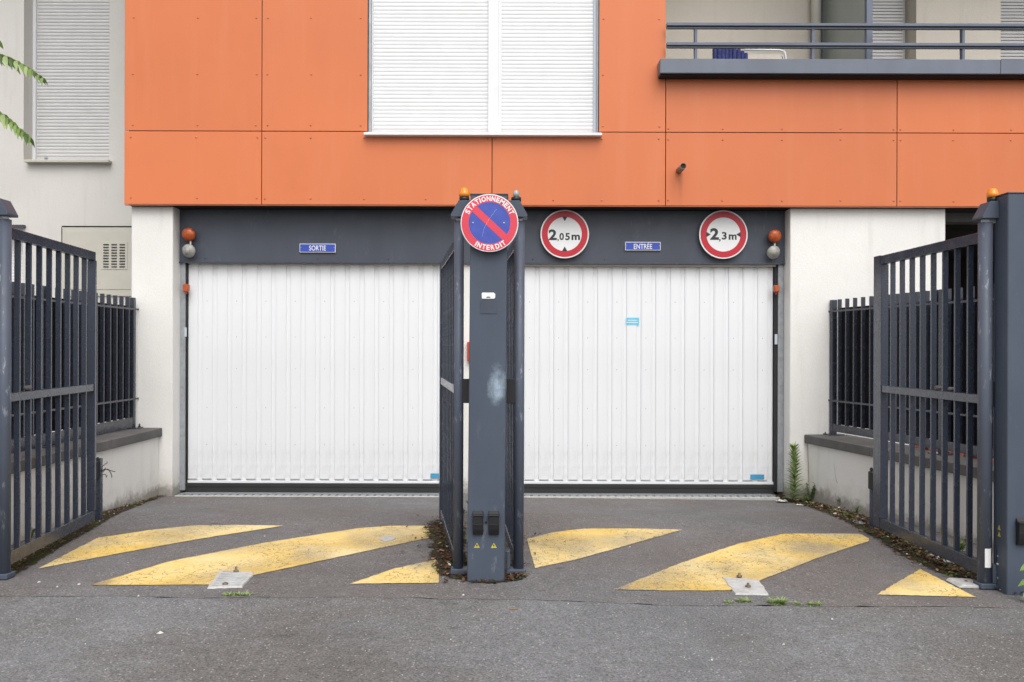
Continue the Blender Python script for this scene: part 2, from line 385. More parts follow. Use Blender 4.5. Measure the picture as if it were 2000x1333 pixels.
# painted stripes: children of the driveway
def paint(pts_px, dz=.004, n=70):
    """outline given as lower edge (left->right) and upper edge (left->right) polylines, lofted so it follows the ground"""
    lo, hi = pts_px
    def samp(pl, t):
        L = [0]
        for a, b in zip(pl, pl[1:]): L.append(L[-1]+math.hypot(b[0]-a[0], b[1]-a[1]))
        d = t*L[-1]
        for i in range(len(pl)-1):
            if d <= L[i+1]+1e-9: q = (d-L[i])/max(1e-9, L[i+1]-L[i]); return (pl[i][0]+(pl[i+1][0]-pl[i][0])*q, pl[i][1]+(pl[i+1][1]-pl[i][1])*q)
        return pl[-1]
    mb = MB()
    ll = [GP(*p) for p in lo]; hh = [GP(*p) for p in hi]; m = 8
    for i in range(n+1):
        a, b = samp(ll, i/n), samp(hh, i/n)
        for j in range(m+1):
            x = a[0]+(b[0]-a[0])*j/m; y = a[1]+(b[1]-a[1])*j/m
            if j in (0, m): x += .007*noise.noise((x*25, y*25, 1)); y += .009*noise.noise((x*31, y*31, 7))
            mb.v.append((x, y, G(x, y)+dz))
    for i in range(n):
        for j in range(m): a = i*(m+1)+j; mb.face([a, a+m+1, a+m+2, a+1])
    return mb
stripes = [
 ([(75,1112),(250,1079),(400,1052),(555,1028)], [(75,1112),(190,1052),(290,1037),(380,1027.5),(460,1026.5),(555,1028)]),
 ([(178,1144),(300,1144),(430,1143),(500,1124),(700,1081),(860,1047)], [(178,1144),(330,1098),(520,1061),(700,1033),(760,1028.5),(860,1028)]),
 ([(683,1142),(770,1140.5),(857,1140)], [(683,1142),(770,1112),(857,1093)]),
 ([(1045,1111),(1130,1093),(1240,1062),(1332,1036)], [(1029,1054),(1080,1041),(1140,1034),(1240,1033.5),(1332,1036)]),
 ([(1200,1153),(1300,1155),(1425,1155),(1490,1133),(1600,1090),(1697,1058)], [(1200,1153),(1330,1101),(1440,1064),(1530,1044),(1620,1043.5),(1680,1044),(1697,1053)]),
 ([(1712,1163),(1800,1165),(1906,1168)], [(1712,1163),(1797,1113),(1906,1168)]),
]
for s in stripes: part('painted_stripe', paint(s), 'road_yellow', driveway)
# worn dirt and leaf litter along the walls
def dirt(path, n=60, m=8, dz=.006):
    P = [GP(*p[:2])+(p[2],) for p in path]; mb = MB(); ed = []
    for i in range(n+1):
        t = i/n*(len(P)-1); k = min(int(t), len(P)-2); q = t-k; a, b = P[k], P[k+1]
        c = [a[j]+(b[j]-a[j])*q for j in range(3)]; d = Vector((b[0]-a[0], b[1]-a[1], 0)).normalized(); nn = Vector((-d.y, d.x, 0))
        for j in range(m+1):
            s = j/m*2-1; x = c[0]+nn.x*s*c[2]; y = c[1]+nn.y*s*c[2]; mb.v.append((x, y, G(x, y)+dz))
            ed.append((1-s*s)*min(1, 6*min(i/n, 1-i/n)))
    for i in range(n):
        for j in range(m): a = i*(m+1)+j; mb.face([a, a+m+1, a+m+2, a+1])
    return mb, ed, P
def scatter(P, cnt, mats, spread=1.0, sizes=(.008, .022), wts=None):
    mb = MB()
    for _ in range(cnt):
        t = random.random()*(len(P)-1); k = min(int(t), len(P)-2); q = t-k
        wd = P[k][2]+(P[k+1][2]-P[k][2])*q; r = random.gauss(0, .55)*wd*spread
        a = random.random()*6.28
        x = P[k][0]+(P[k+1][0]-P[k][0])*q+math.cos(a)*r; y = P[k][1]+(P[k+1][1]-P[k][1])*q+math.sin(a)*r
        L = random.uniform(*sizes); an = random.random()*6.28
        d = Vector((math.cos(an), math.sin(an), random.uniform(-.1, .45))); up = Vector((random.uniform(-.4, .4), random.uniform(-.4, .4), 1))
        mb.leaf((x, y, G(x, y)+.008+random.random()*.008), d, up, L*1.6, L, random.uniform(-.3, .4), 3, random.choices(range(len(mats)), wts)[0])
    return mb
LM = ['leaf_brown', 'leaf_tan', 'leaf_black', 'leaf_rust', 'moss_green', 'litter_white']
def litter(path, cnt, wts, lab=None, sizes=(.006, .02)):
    mb, ed, P = dirt(path); o = solo('dirt', mb, 'soil_dirt', kind='stuff')
    at = o.data.attributes.new('edge', 'FLOAT', 'POINT')
    for i, v in enumerate(ed): at.data[i].value = v
    if lab: o['label'] = lab[0]
    s = solo('leaf_litter', scatter(P, cnt, LM, 1, sizes, wts), LM, kind='stuff')
    if lab: s['label'] = lab[1]
litter([(1512,970,.05),(1556,980,.12),(1602,990,.14),(1652,1006,.16),(1700,1027,.17),(1745,1050,.17),(1790,1080,.17),(1850,1110,.15),(1900,1133,.12),(1985,1160,.06)], 2600, [5,3,5,1.2,4,.4],
       ('dark damp soil along the foot of the right low wall', 'brown dead leaves and moss under the right gate'), (.006, .021))
litter([(330,966,.03),(280,980,.06),(230,998,.09),(180,1022,.10),(130,1050,.10),(70,1085,.10),(15,1118,.10),(-60,1140,.1)], 1100, [3,3,4,.6,4,.5],
       ('mossy soil along the foot of the left low wall', 'crumbs of moss and leaf under the left gate'), (.005, .013))
litter([(905,1000,.05),(866,1026,.17),(874,1055,.15),(876,1090,.13),(895,1122,.13),(950,1133,.12),(1012,1130,.07),(1010,1100,.03)], 1500, [5,1.5,5,2,1,.2],
       ('dark soil around the foot of the central post', 'brown dead leaves around the central post and its gate'))
sl_ = solo('fallen_leaves', scatter([GP(840,1010)+(.35,), GP(850,1060)+(.35,), GP(900,1130)+(.3,), GP(1020,1070)+(.14,), GP(1030,1045)+(.1,)], 90, LM, 1.6, (.008, .024), [5,2,3,3,0,0]), LM, kind='stuff'); sl_['label'] = 'loose dead leaves strewn around the central post'
mb = MB()   # pale crumbs lying about on asphalt
for px, py, r in [(313,1237,9),(112,1147,5),(155,1142,5),(76,1138,5),(270,1165,4),(517,1048,3),(905,1163,4),(1230,1069,4),(150,1210,2),(390,1190,2),(560,1228,2),(1390,1290,3),(1530,1260,4),(1625,1210,4),(880,1250,3),(700,1215,2),(1110,1180,2),(250,1100,2),(150,1092,3),(365,1106,2),(130,1085,4),(1495,930,1),(180,985,2),(340,982,3),(300,972,3)]+[(random.uniform(0,2000), random.uniform(1180,1333), random.uniform(.6,1.9)) for _ in range(45)]:
    x, y = GP(px, py); s = r/420
    k = random.randint(5, 7); b = len(mb.v); rs = [s*random.uniform(.5, 1) for _ in range(k)]
    for j in range(k): mb.v.append((x+rs[j]*math.cos(j*6.283/k), y+rs[j]*math.sin(j*6.283/k), G(x, y)+.001))
    mb.v.append((x, y, G(x, y)+.004+s*.3))
    for j in range(k): mb.face([b+j, b+(j+1) % k, b+k])
o = solo('pale_crumbs', mb, 'litter_white', kind='stuff'); o['label'] = 'small pale crumbs scattered over the asphalt'

# ================================================================== BUILDING
DO, DP, DF, DD, DL = 8.0, 8.08, 8.24, 8.31, 9.3
ZOB = ZV(-278.3, DO); ZJ = ZV(-422, DO); TOP = 7.2
bld = thing('apartment_building', 'apartment building with orange cladding panels above two white garage doors', 'building', (0, 8, 0))
def bx(*a): return MB().box(*a)
XL, XR = XU(243, DO), 9.0
def holes_wall(x0, x1, z0, z1, y0, y1, holes):
    mb = MB(); xs_ = sorted({x0, x1, *[h[i] for h in holes for i in (0, 1)]}); zs_ = sorted({z0, z1, *[h[i] for h in holes for i in (2, 3)]})
    xs_ = [x for x in xs_ if x0 <= x <= x1]; zs_ = [z for z in zs_ if z0 <= z <= z1]
    V = {}
    def vid(x, y, z):
        k = (round(x, 5), round(y, 5), round(z, 5))
        if k not in V: V[k] = len(mb.v); mb.v.append(k)
        return V[k]
    inh = lambda cx, cz: not (x0 < cx < x1 and z0 < cz < z1) or any(h[0] < cx < h[1] and h[2] < cz < h[3] for h in holes)
    for i in range(len(xs_)-1):
        for j in range(len(zs_)-1):
            a, b, c, d = xs_[i], xs_[i+1], zs_[j], zs_[j+1]; cx, cz = (a+b)/2, (c+d)/2
            if inh(cx, cz): continue
            mb.face([vid(a,y0,c), vid(b,y0,c), vid(b,y0,d), vid(a,y0,d)]); mb.face([vid(a,y1,c), vid(a,y1,d), vid(b,y1,d), vid(b,y1,c)])
            e_ = 1e-3
            if inh(a-e_, cz): mb.face([vid(a,y0,c), vid(a,y0,d), vid(a,y1,d), vid(a,y1,c)])
            if inh(b+e_, cz): mb.face([vid(b,y0,c), vid(b,y1,c), vid(b,y1,d), vid(b,y0,d)])
            if inh(cx, c-e_): mb.face([vid(a,y0,c), vid(a,y1,c), vid(b,y1,c), vid(b,y0,c)])
            if inh(cx, d+e_): mb.face([vid(a,y0,d), vid(b,y0,d), vid(b,y1,d), vid(a,y1,d)])
    return mb
WX0, WX1, WZ0, WZ1 = XU(717, DO), XU(1168, DO), ZV(-418, DO), 5.7
BX0 = XU(1299, DO); BZ0 = ZV(-536, DO)
# load-bearing shell behind the cladding
part('wall', holes_wall(XL+.02, XR, ZOB+.004, TOP, DO+.035, DO+.25, [(WX0, WX1, WZ0, WZ1), (BX0, XR-.3, BZ0, 6.4)]), 'dark_gap', bld, label='dark backing wall in the joints behind the orange panels')
part('wall', bx(XU(256, DP), XU(337, DP), DP, DL-.001, -.1, ZOB-.004), 'white_render', bld, bevel=.006, label='white rendered pillar left of the garage doors')
part('wall', bx(XU(1543, DP), XU(1846, DP), DP, 13, -.2, ZOB-.004), 'white_render', bld, bevel=.006, label='white rendered wall right of the garage doors')
part('wall', bx(XU(884, 8.3), XU(997, 8.3), 8.27, 8.8, -.1, ZOB-.004), 'white_render', bld, label='white rendered pier between the garage doors')
# left wing, set back
hw = [(XU(45, DL), XU(212, DL), ZV(-362, DL), 5.9), (XU(-120, DL), XU(44, DL), ZV(-60, DL), ZV(-236, DL))]
lw = part('wall', holes_wall(-14, XU(256, DP)+.3, -.1, TOP, DL, DL+.35, hw), 'cream_render', bld, label='cream rendered wall of the set-back left wing')
part('wall', bx(-13, XR-.2, 13.2, 13.4, -.3, TOP), 'undercroft_shade', bld)
part('roof', bx(-14.05, XR+.05, DO-.05, 13.5, TOP+.003, TOP+.2), 'coping_concrete', bld)
# orange panels with rivets
def panel(x0, x1, v0, v1, rx, rv):
    a, b = XU(x0, DO)+.0035, XU(x1, DO)-.0035; z0, z1 = ZV(v1, DO)+.0035, ZV(v0, DO)-.0035
    p = part('panel', bx(a, b, DO, DO+.012, z0, z1), 'orange_panel_paint', bld, bevel=.0015)
    mb = MB()
    for X in rx:
        for v in rv: mb.lathe((XU(X, DO)+random.uniform(-.004, .004), DO, ZV(v, DO)+random.uniform(-.003, .003)), (0, -1, 0), [(0, .0095), (.002, .009), (.0038, .005), (.0042, .001)], 8)
    part('rivet', mb, 'panel_rivet', p, stuff=True)
up = [-433, -533, -643, -700]
R1 = (-712, -422); R2 = (-422, -278.3)
panel(241, 510, *R1, [259, 384, 499], up); panel(510, 717, *R1, [521, 606, 703], up)
panel(1168, 1299, *R1, [1177, 1286], up)
panel(241, 510, *R2, [255, 383, 501], [-409, -291]); panel(510, 960, *R2, [517, 605, 710, 831, 952], [-409, -290])
panel(960, 1299, *R2, [967, 1080, 1175, 1286], [-409, -289])
for a, b, c in ((1299, 1751, [1304, 1410, 1526, 1640, 1744]), (1751, 2203, [1758, 1861, 1973, 2090, 2196]), (2203, 2655, [2210, 2430, 2648])):
    panel(a, b, -538, -422, c, [-527, -429]); panel(a, b, *R2, c, [-408, -289])
panel(241, 510, -1100, -712, [259, 384, 499], [-1080, -900, -722]); panel(510, 717, -1100, -712, [521, 703], [-1080, -900, -722]); panel(1168, 1299, -1100, -712, [1177, 1286], [-1080, -900, -722])
panel(717, 1168, -1100, -914, [730, 1155], [-1080, -925])
part('panel_edge_trim', bx(XL-.004, XR, DO+.0005, DO+.034, ZOB-.006, ZOB-.0005), 'panel_rivet', bld)
part('soffit', bx(XL+.02, XR, DO+.036, DL, ZOB-.0035, ZOB+.0035), 'dark_gap', bld)
# central window
def shutter(x0, x1, z0, z1, y, pitch, mat, parent, name='shutter'):
    mb = MB(); z = z0+.055; mb.box(x0, x1, y-.006, y+.01, z0, z)
    while z < z1-1e-4:
        h = min(pitch, z1-z); b = len(mb.v)
        g_ = .0018 if mat == 'shutter_white' else .004
        pr = [(y-.006+g_*1.6, 0), (y-.006+g_*.5, h*.12), (y-.006, h*.4), (y-.006, h*.62), (y-.006+g_*.5, h*.88), (y-.006+g_*1.6, h)]
        for yy, dz in pr: mb.v += [(x0, yy, z+dz), (x1, yy, z+dz)]
        for i in range(5): q = b+2*i; mb.face([q, q+1, q+3, q+2], 0, True)
        z += pitch
    return part(name, mb, mat, parent, stuff=True)
win = part('window', MB().box(WX0+.002, WX0+.024, DO+.03, DO+.2, WZ0, WZ1).box(WX1-.012, WX1-.002, DO+.03, DO+.2, WZ0, WZ1).box(WX0+.024, WX1-.012, DO+.19, DO+.21, WZ0, WZ1), 'galvanised', bld, label='large white shuttered window in the orange cladding')
y = DO+.09
part('frame', MB().box(WX0+.024, XU(728, y), y-.02, y+.03, WZ0, WZ1).box(XU(952, y), XU(978, y), y-.025, y+.03, WZ0, WZ1).box(XU(972, y), XU(974, y), y-.029, y-.025, WZ0, WZ1), 'frame_white', win, bevel=.002)
part('guide_rail', MB().box(XU(1157, y), WX1-.012, y-.02, y+.03, WZ0, WZ1), 'frame_blue_white', win, bevel=.002)
shutter(XU(728, y), XU(952, y), WZ0+.003, WZ1, y+.008, 7.5*y/F, 'shutter_white', win); shutter(XU(978, y), XU(1157, y), WZ0+.003, WZ1, y+.008, 7.5*y/F, 'shutter_white', win)
part('sill', MB().box(XU(709, 7.93), XU(1175, 7.93), 7.93, DO+.19, ZV(-421, 7.93), ZV(-415.5, 7.93)), 'frame_white', win, bevel=.003)
for k, px in enumerate((750, 931, 1000, 1132)):
    part('shutter_stop', bx(XU(px-4, y), XU(px+4, y), y-.012, y, WZ0+.018, WZ0+.03), 'frame_blue_white', win)
# left wing windows
y = DL+.19
w2 = part('window', MB().box(hw[0][0]+.002, hw[0][1]-.002, y+.06, y+.08, hw[0][2], hw[0][3]), 'shutter_grey', bld, label='grey shuttered window on the upper left wing')
part('frame', MB().box(XU(64, y), XU(70, y), y-.02, y+.05, hw[0][2]+.02, hw[0][3]), 'frame_white', w2)
shutter(XU(70, y), hw[0][1]-.004, hw[0][2]+.035, hw[0][3], y+.01, 6.55*y/F, 'shutter_grey', w2)
part('shutter_stop', bx(XU(86, y), XU(92, y), y-.015, y-.003, hw[0][2]+.07, hw[0][2]+.085), 'galvanised', w2)
part('sill', MB().box(XU(45, 9.22), XU(211, 9.22), 9.22, y+.05, ZV(-365.5, 9.22), ZV(-360.5, 9.22)), 'cabinet_beige', w2, bevel=.003)
w3 = part('window', MB().box(hw[1][0]+.002, hw[1][1]-.002, y+.06, y+.08, hw[1][2], hw[1][3]), 'shutter_grey', bld, label='white shuttered window on the lower left wing behind the gate')
shutter(hw[1][0]+.004, hw[1][1]-.004, hw[1][2]+.01, hw[1][3], y+.01, 6.5*y/F, 'shutter_white', w3)
part('lintel', MB().box(XU(-120, 9.25), XU(45, 9.25), 9.25, 9.299, ZV(-238, 9.25), ZV(-233, 9.25)), 'gate_steel', w3)
# meter cabinet
y = DL-.02
cab = part('meter_cabinet', MB().box(XU(121, y), XU(262, y), y, DL-.001, ZV(-99, y), ZV(-233, y)), 'cabinet_beige', bld, bevel=.003)
part('door_panel', MB().box(XU(128, y), XU(262, y), y-.006, y-.0005, ZV(-112, y), ZV(-226, y)), 'cabinet_beige', cab, bevel=.002)
part('dark_edge_line', MB().box(XU(120, y), XU(262, y), y-.001, y+.003, ZV(-236, y), ZV(-233.5, y)).box(XU(119.4, y), XU(120.6, y), y-.001, y+.003, ZV(-200, y), ZV(-233.5, y)), 'dark_gap', cab)  # thin dark lines along the top and upper left of the cabinet
vg = MB().box(XU(198, y), XU(249, y), y-.012, y-.0065, ZV(-151, y), ZV(-205, y))
part('vent_plate', vg, 'cabinet_beige', cab, bevel=.002)
sl_ = MB()
for r_ in range(9):
    for c_ in range(3): sl_.box(XU(202.5+15.8*c_, y), XU(213+15.8*c_, y), y-.0165, y-.0125, ZV(-198+5.4*r_, y), ZV(-200.3+5.4*r_, y))
part('vent_slot', sl_, 'rubber_grey', cab, stuff=True)
# fascia beam over the doors
fx0, fx1 = XU(337, DP)+.001, XU(1543, DP)-.001
fas = part('lintel_beam', MB().box(fx0, fx1, DF, DF+.04, ZV(-165, DF), ZOB-.006), 'fascia_steel', bld, bevel=.002)
part('drip_flange', MB().box(fx0, fx1, DF-.012, DF-.0005, ZV(-165, DF)-.004, ZV(-166.5, DF)), 'gate_steel', fas)
mb = MB()
for px in (400, 620, 758, 1040, 1180, 1420): mb.lathe((XU(px, DF), DF, ZV(-173, DF)), (0,-1,0), [(0,.006),(.003,.004),(.004,.001)], 8)
part('screw', mb, 'rubber_grey', fas, stuff=True)
# garage doors
ZDT, ZDB = ZV(-162, DD), ZV(259, DD)
def garage(px0, px1, pitch, lab):
    x0, x1 = XU(px0, DD), XU(px1, DD); d = part('garage_door', MB().box(x0, x1, DD+.012, DD+.03, ZDB-.1, ZDT+.02), 'door_white', bld, label=lab)
    p = pitch*DD/F; n_ = int(round((x1-x0)/p)); p = (x1-x0)/n_; me = None
    g_ = .0115
    pr = [(0, 0), (.045, 0), (.05, .0022), (.062, .0022), (.067, 0), (.60, 0), (.605, .0022), (.617, .0022), (.622, 0), (.66, 0), (.70, g_), (.77, g_), (.775, g_-.003), (.80, g_-.003), (.805, g_), (.95, g_), (.99, 0), (1.0, 0)]
    mb = MB()
    for a, q in pr: mb.v += [(a*p, q, 0), (a*p, q, ZDT-ZDB)]
    for i in range(len(pr)-1): mb.face([2*i, 2*i+2, 2*i+3, 2*i+1])
    me = mb.mesh('plank', ['door_white'])
    for i in range(n_):
        o = part('plank', None, 'door_white', d, me=me); o.location = (x0+i*p, DD, ZDB)
    rv = MB()
    for i in range(1, n_, 2):
        for v in (-90, -20, 42, 118, 190): rv.lathe((x0+(i+.3)*p, DD, ZV(v, DD)), (0,-1,0), [(0,.0045),(.003,.003),(.0032,.001)], 6)
    part('rivet', rv, 'galvanised', d, stuff=True)
    tb = MB()
    for i in range(n_): tb.box(x0+(i+.0)*p, x0+(i+.62)*p, DD-.003, DD-.0004, ZV(258.5, DD), ZV(256.8, DD))
    part('bottom_tab', tb, 'galvanised', d, stuff=True)
    part('bottom_rail', MB().box(x0-.01, x1+.01, DD-.012, DD+.011, ZV(265, DD), ZV(260, DD)), 'frame_white', d, bevel=.002)
    part('rubber_seal', MB().box(x0-.012, x1+.012, DD-.018, DD+.01, ZV(284, DD), ZV(265.3, DD)).box(x0-.012, x1+.012, DD-.024, DD-.0185, ZV(272, DD), ZV(266, DD)), 'rubber_grey', d, bevel=.002)
    part('rubber_lip', MB().box(x0-.012, x1+.012, DD-.012, DD+.008, ZV(289, DD), ZV(284.2, DD)), 'rubber_black', d)
    return d
dl = garage(367, 884, 28.3, 'white ribbed garage door on the left under the exit plate')
dr = garage(997, 1509, 28.8, 'white ribbed garage door on the right under the entrance plate')
def sticker(parent, px0, px1, py0, py1, d, mat, yoff=-.003):
    a = U(px0, py1, d); b = U(px1, py0, d); return part('sticker', MB().box(a.x, b.x, d+yoff, d+yoff+.001, a.z, b.z), mat, parent)
sticker(dr, 1223, 1248, 621, 635, DD, 'sticker_cyan'); sticker(dr, 1465, 1492, 927, 936, DD, 'sticker_blue', -.009); sticker(dl, 841, 868, 925, 934, DD, 'sticker_blue', -.009)
o = part('sticker_print', MB().box(U(1226,626,DD).x, U(1245,626,DD).x, DD-.0036, DD-.0032, U(1236,626.6,DD).z, U(1236,625.4,DD).z).box(U(1224,631,DD).x, U(1246,631,DD).x, DD-.0036, DD-.0032, U(1236,630.8,DD).z, U(1236,629.6,DD).z), 'sticker_white', dr)
o.name = 'sticker_print'; o.data.name = 'sticker_print'; o['kind'] = 'stuff'
j1 = part('door_frame', MB().box(XU(350.5, DF+.03), XU(362, DF+.03), DF+.02, DF+.06, 0, ZV(-166, DF)-.006).box(XU(363.5, DD), XU(367, DD)-.002, DD-.02, DD+.03, 0, ZDT), 'galvanised', bld, bevel=.002)
part('rubber_strip', MB().box(XU(361.5, DF+.03)+.002, XU(365, DF+.04)+.004, DF+.05, DF+.09, 0, ZDT), 'rubber_black', j1)
j2 = part('door_frame', MB().box(XU(1519, DF+.03), XU(1530, DF+.03), DF+.02, DF+.06, 0, ZV(-166, DF)-.006), 'galvanised', bld, bevel=.002)
part('rubber_strip', MB().box(XU(1510.5, DD), XU(1518.5, DF+.03), DF+.035, DF+.09, 0, ZDT), 'rubber_black', j2)
sticker(j1, 359, 363.5, 640, 658, DF, 'frame_blue_white', .015); sticker(j2, 1514, 1519.5, 653, 673, DF, 'frame_blue_white', .015)
part('door_header_trim', MB().box(XU(366, DF), XU(884, DF), DF+.015, DF+.06, ZDT-.001, ZV(-166.5, DF)-.0055).box(XU(997, DF), XU(1516, DF), DF+.015, DF+.06, ZDT-.013, ZV(-166.5, DF)-.0055), 'beige_trim', bld)
# undercroft on the right
ux = XU(1846, DP)+.001
part('undercroft', MB().box(ux, XR, 12.5, 12.7, -.3, ZOB-.005).box(XR-.3, XR-.05, DP, 12.49, -.3, ZOB-.005).box(ux, XR, DL+.001, 12.49, ZOB-.05, ZOB-.005).box(ux, ux+.02, DP+.3, 12.49, -.3, ZOB-.055), 'undercroft_shade', bld, label='dark open undercroft right of the white wall')
part('undercroft_beam', bx(ux+.021, XR-.31, DP+.25, DP+.45, ZOB-.09, ZOB-.0045), 'coping_concrete', bld)
# balcony
bal = part('balcony', MB().box(BX0+.003, XR-.31, DO+.252, DL, BZ0, BZ0+.10), 'coping_concrete', bld, label='balcony above the right of the facade')
part('fascia', MB().box(XU(1288, 7.85), XU(1953, 7.85)-.001, 7.85, DO+.03, ZV(-538, 7.85), ZV(-566, 7.85)), 'balcony_cap_steel', bal, bevel=.003)
part('fascia', MB().box(XU(1953, 7.85)+.002, XR, 7.85, DO+.03, ZV(-538, 7.85), ZV(-566, 7.85)), 'balcony_cap_steel', bal, bevel=.003)
part('fascia_shadow_strip', MB().box(XU(1290, 7.87), XR, 7.88, DO-.001, ZV(-538, 7.85)-.012, ZV(-538, 7.85)-.0005), 'dark_gap', bal)  # solid black strip standing in for the shade below the balcony fascia
bh = [(XU(1702, DL), XU(1788, DL), BZ0+.12, 6.1), (XU(1953, DL), XU(2110, DL), BZ0+.12, 6.1)]
part('wall', holes_wall(BX0-.3, XR-.3, BZ0-.1, 6.6, DL+.002, DL+.3, bh), 'balcony_render', bal)
part('wall', MB().box(BX0-.25, BX0, DO+.255, DL, BZ0, 6.6), 'balcony_render', bal)
part('ceiling', MB().box(BX0+.002, XR-.31, DO+.255, DL, 6.41, 6.6), 'balcony_render', bal)
y = DL+.22
for h in bh:
    ww = part('window', MB().box(h[0]+.002, h[1]-.002, y+.04, y+.06, h[2], h[3]), 'shutter_grey', bal)
    shutter(h[0]+.004, h[1]-.06, h[2]+.005, h[3], y+.01, 7.0*y/F, 'shutter_grey', ww, 'window') if False else None
    mbs = MB(); z = h[2]+.01
    while z < h[3]-.03:
        mbs.box(h[0]+.004, h[1]-.004 if h is bh[1] else XU(1762, y), y-.004, y+.008, z, z+.026); z += .035
    part('shutter', mbs, 'shutter_grey', bal, stuff=True)
part('drain_pipe', MB().tube([(XU(1592, DL-.1), DL-.1, BZ0+.1), (XU(1592, DL-.1), DL-.1, 6.4)], .052, 16), 'cabinet_beige', bal)
py_ = 8.12
part('partition', MB().box(XU(1691, py_), XU(1691, py_)+.012, py_+.03, DL-.03, BZ0+.12, 6.2), 'frosted_glass', bal, label='frosted glass balcony partition')
part('partition_post', MB().box(XU(1690, py_)-.004, XU(1701, py_), py_-.02, py_+.03, BZ0+.1, 6.4).box(XU(1691, py_)-.006, XU(1691, py_)+.018, DL-.03, DL-.002, BZ0+.1, 6.4), 'rail_steel', bal, bevel=.002)
ry = 7.93; rl = part('railing', MB().box(XU(1300, ry), XR, ry-.03, ry+.02, ZV(-628.5, ry), ZV(-634, ry)), 'rail_steel', bal, bevel=.002)
part('rail', MB().box(XU(1300, ry), XR, ry-.01, ry+.014, ZV(-624, ry), ZV(-628.8, ry)), 'fence_steel', bal)
part('rail', MB().box(XU(1300, ry), XR, ry-.028, ry+.018, ZV(-590.5, ry), ZV(-596, ry)), 'rail_steel', bal, bevel=.002)
part('rail', MB().box(XU(1300, ry), XR, ry-.01, ry+.014, ZV(-586.5, ry), ZV(-590.8, ry)), 'fence_steel', bal)
for px in (1357.5, 1586.5, 1880, 2110): part('rail_post', bx(XU(px-2.6, ry), XU(px+2.6, ry), ry-.005, ry+.045, ZV(-566, 7.85), ZV(-628.6, ry)), 'rail_steel', bal, bevel=.002)
# folded sun lounger standing on the balcony
zc = ZV(-566, 7.85); ly = 8.5
lc = thing('sun_lounger', 'folded sun lounger with dark blue cushion behind the balcony railing', 'lounger', (XU(1460, ly), ly, BZ0+.1))
mb = MB()
for i in range(9):
    a = XU(1388+i*7.5, ly); t0 = EZ+(583-max(0, i-5)*3.2)*ly/F
    mb.box(a, a+.037, ly-.09-.012*math.sin(i*1.3), ly-.03, BZ0+.2+.001*i, t0)
part('cushion', mb, 'cushion_blue', lc, bevel=.01)
z1 = EZ+(583.5)*ly/F
for dy, dz in ((0, 0), (.05, -.028)):
    part('frame', MB().tube([(XU(1452, ly), ly+dy, z1+dz), (XU(1520, ly), ly+dy, z1+dz), (XU(1530, ly), ly+dy, z1-.015+dz), (XU(1533, ly), ly+dy, z1-.06+dz), (XU(1534, ly), ly+dy, BZ0+.1)], .0095, 8), 'frame_white', lc)
part('fabric', MB().box(XU(1455, ly), XU(1526, ly), ly+.012, ly+.02, BZ0+.2, z1-.03), 'balcony_render', lc)
# drain stub
a = U(1325, 334, DO)
st = thing('drain_stub', 'short copper-brown drain pipe stub sticking out of the orange panel', 'pipe', tuple(a))
d_ = Vector((.02, -1, .02)); rr = .028
part('pipe', MB().lathe(a+Vector((.004,.02,0)), d_, [(0, rr), (.21, rr), (.21, rr-.003), (.10, rr-.003)], 20), 'pipe_brown', st)
part('hole', MB().lathe(a+Vector((.004,.02,0))+d_*.192, d_, [(0, rr-.0035), (.003, rr-.0035)], 20), 'rubber_black', st)

# ================================================================== DRAINS AT THE DOORS
for px0, px1, lab in ((352, 884, 'slotted metal drain at the foot of the left garage door'), (997, 1516, 'slotted metal drain at the foot of the right garage door')):
    x0, x1 = XU(px0, 8.2), XU(px1, 8.2); zg = EZ-1.397
    dg = thing('drain_channel', lab, 'drain', ((x0+x1)/2, 8.2, zg), group='drains in front of the garage doors')
    part('kerb_strip', bx(x0, x1, 8.065, 8.10, zg-.05, zg+.008), 'concrete_light', dg, bevel=.003)
    mb = MB(); x = x0
    while x < x1-.03: mb.box(x, x+.045, 8.1005, 8.20, zg-.01, zg+.005); x += .072
    part('grate', mb, 'galvanised', dg, stuff=True)
    part('trough', bx(x0, x1, 8.10, 8.45, zg-.05, zg-.012), 'rubber_black', dg)
    part('grate_frame', bx(x0, x1, 8.2005, 8.40, zg-.01, zg+.004), 'galvanised', dg)

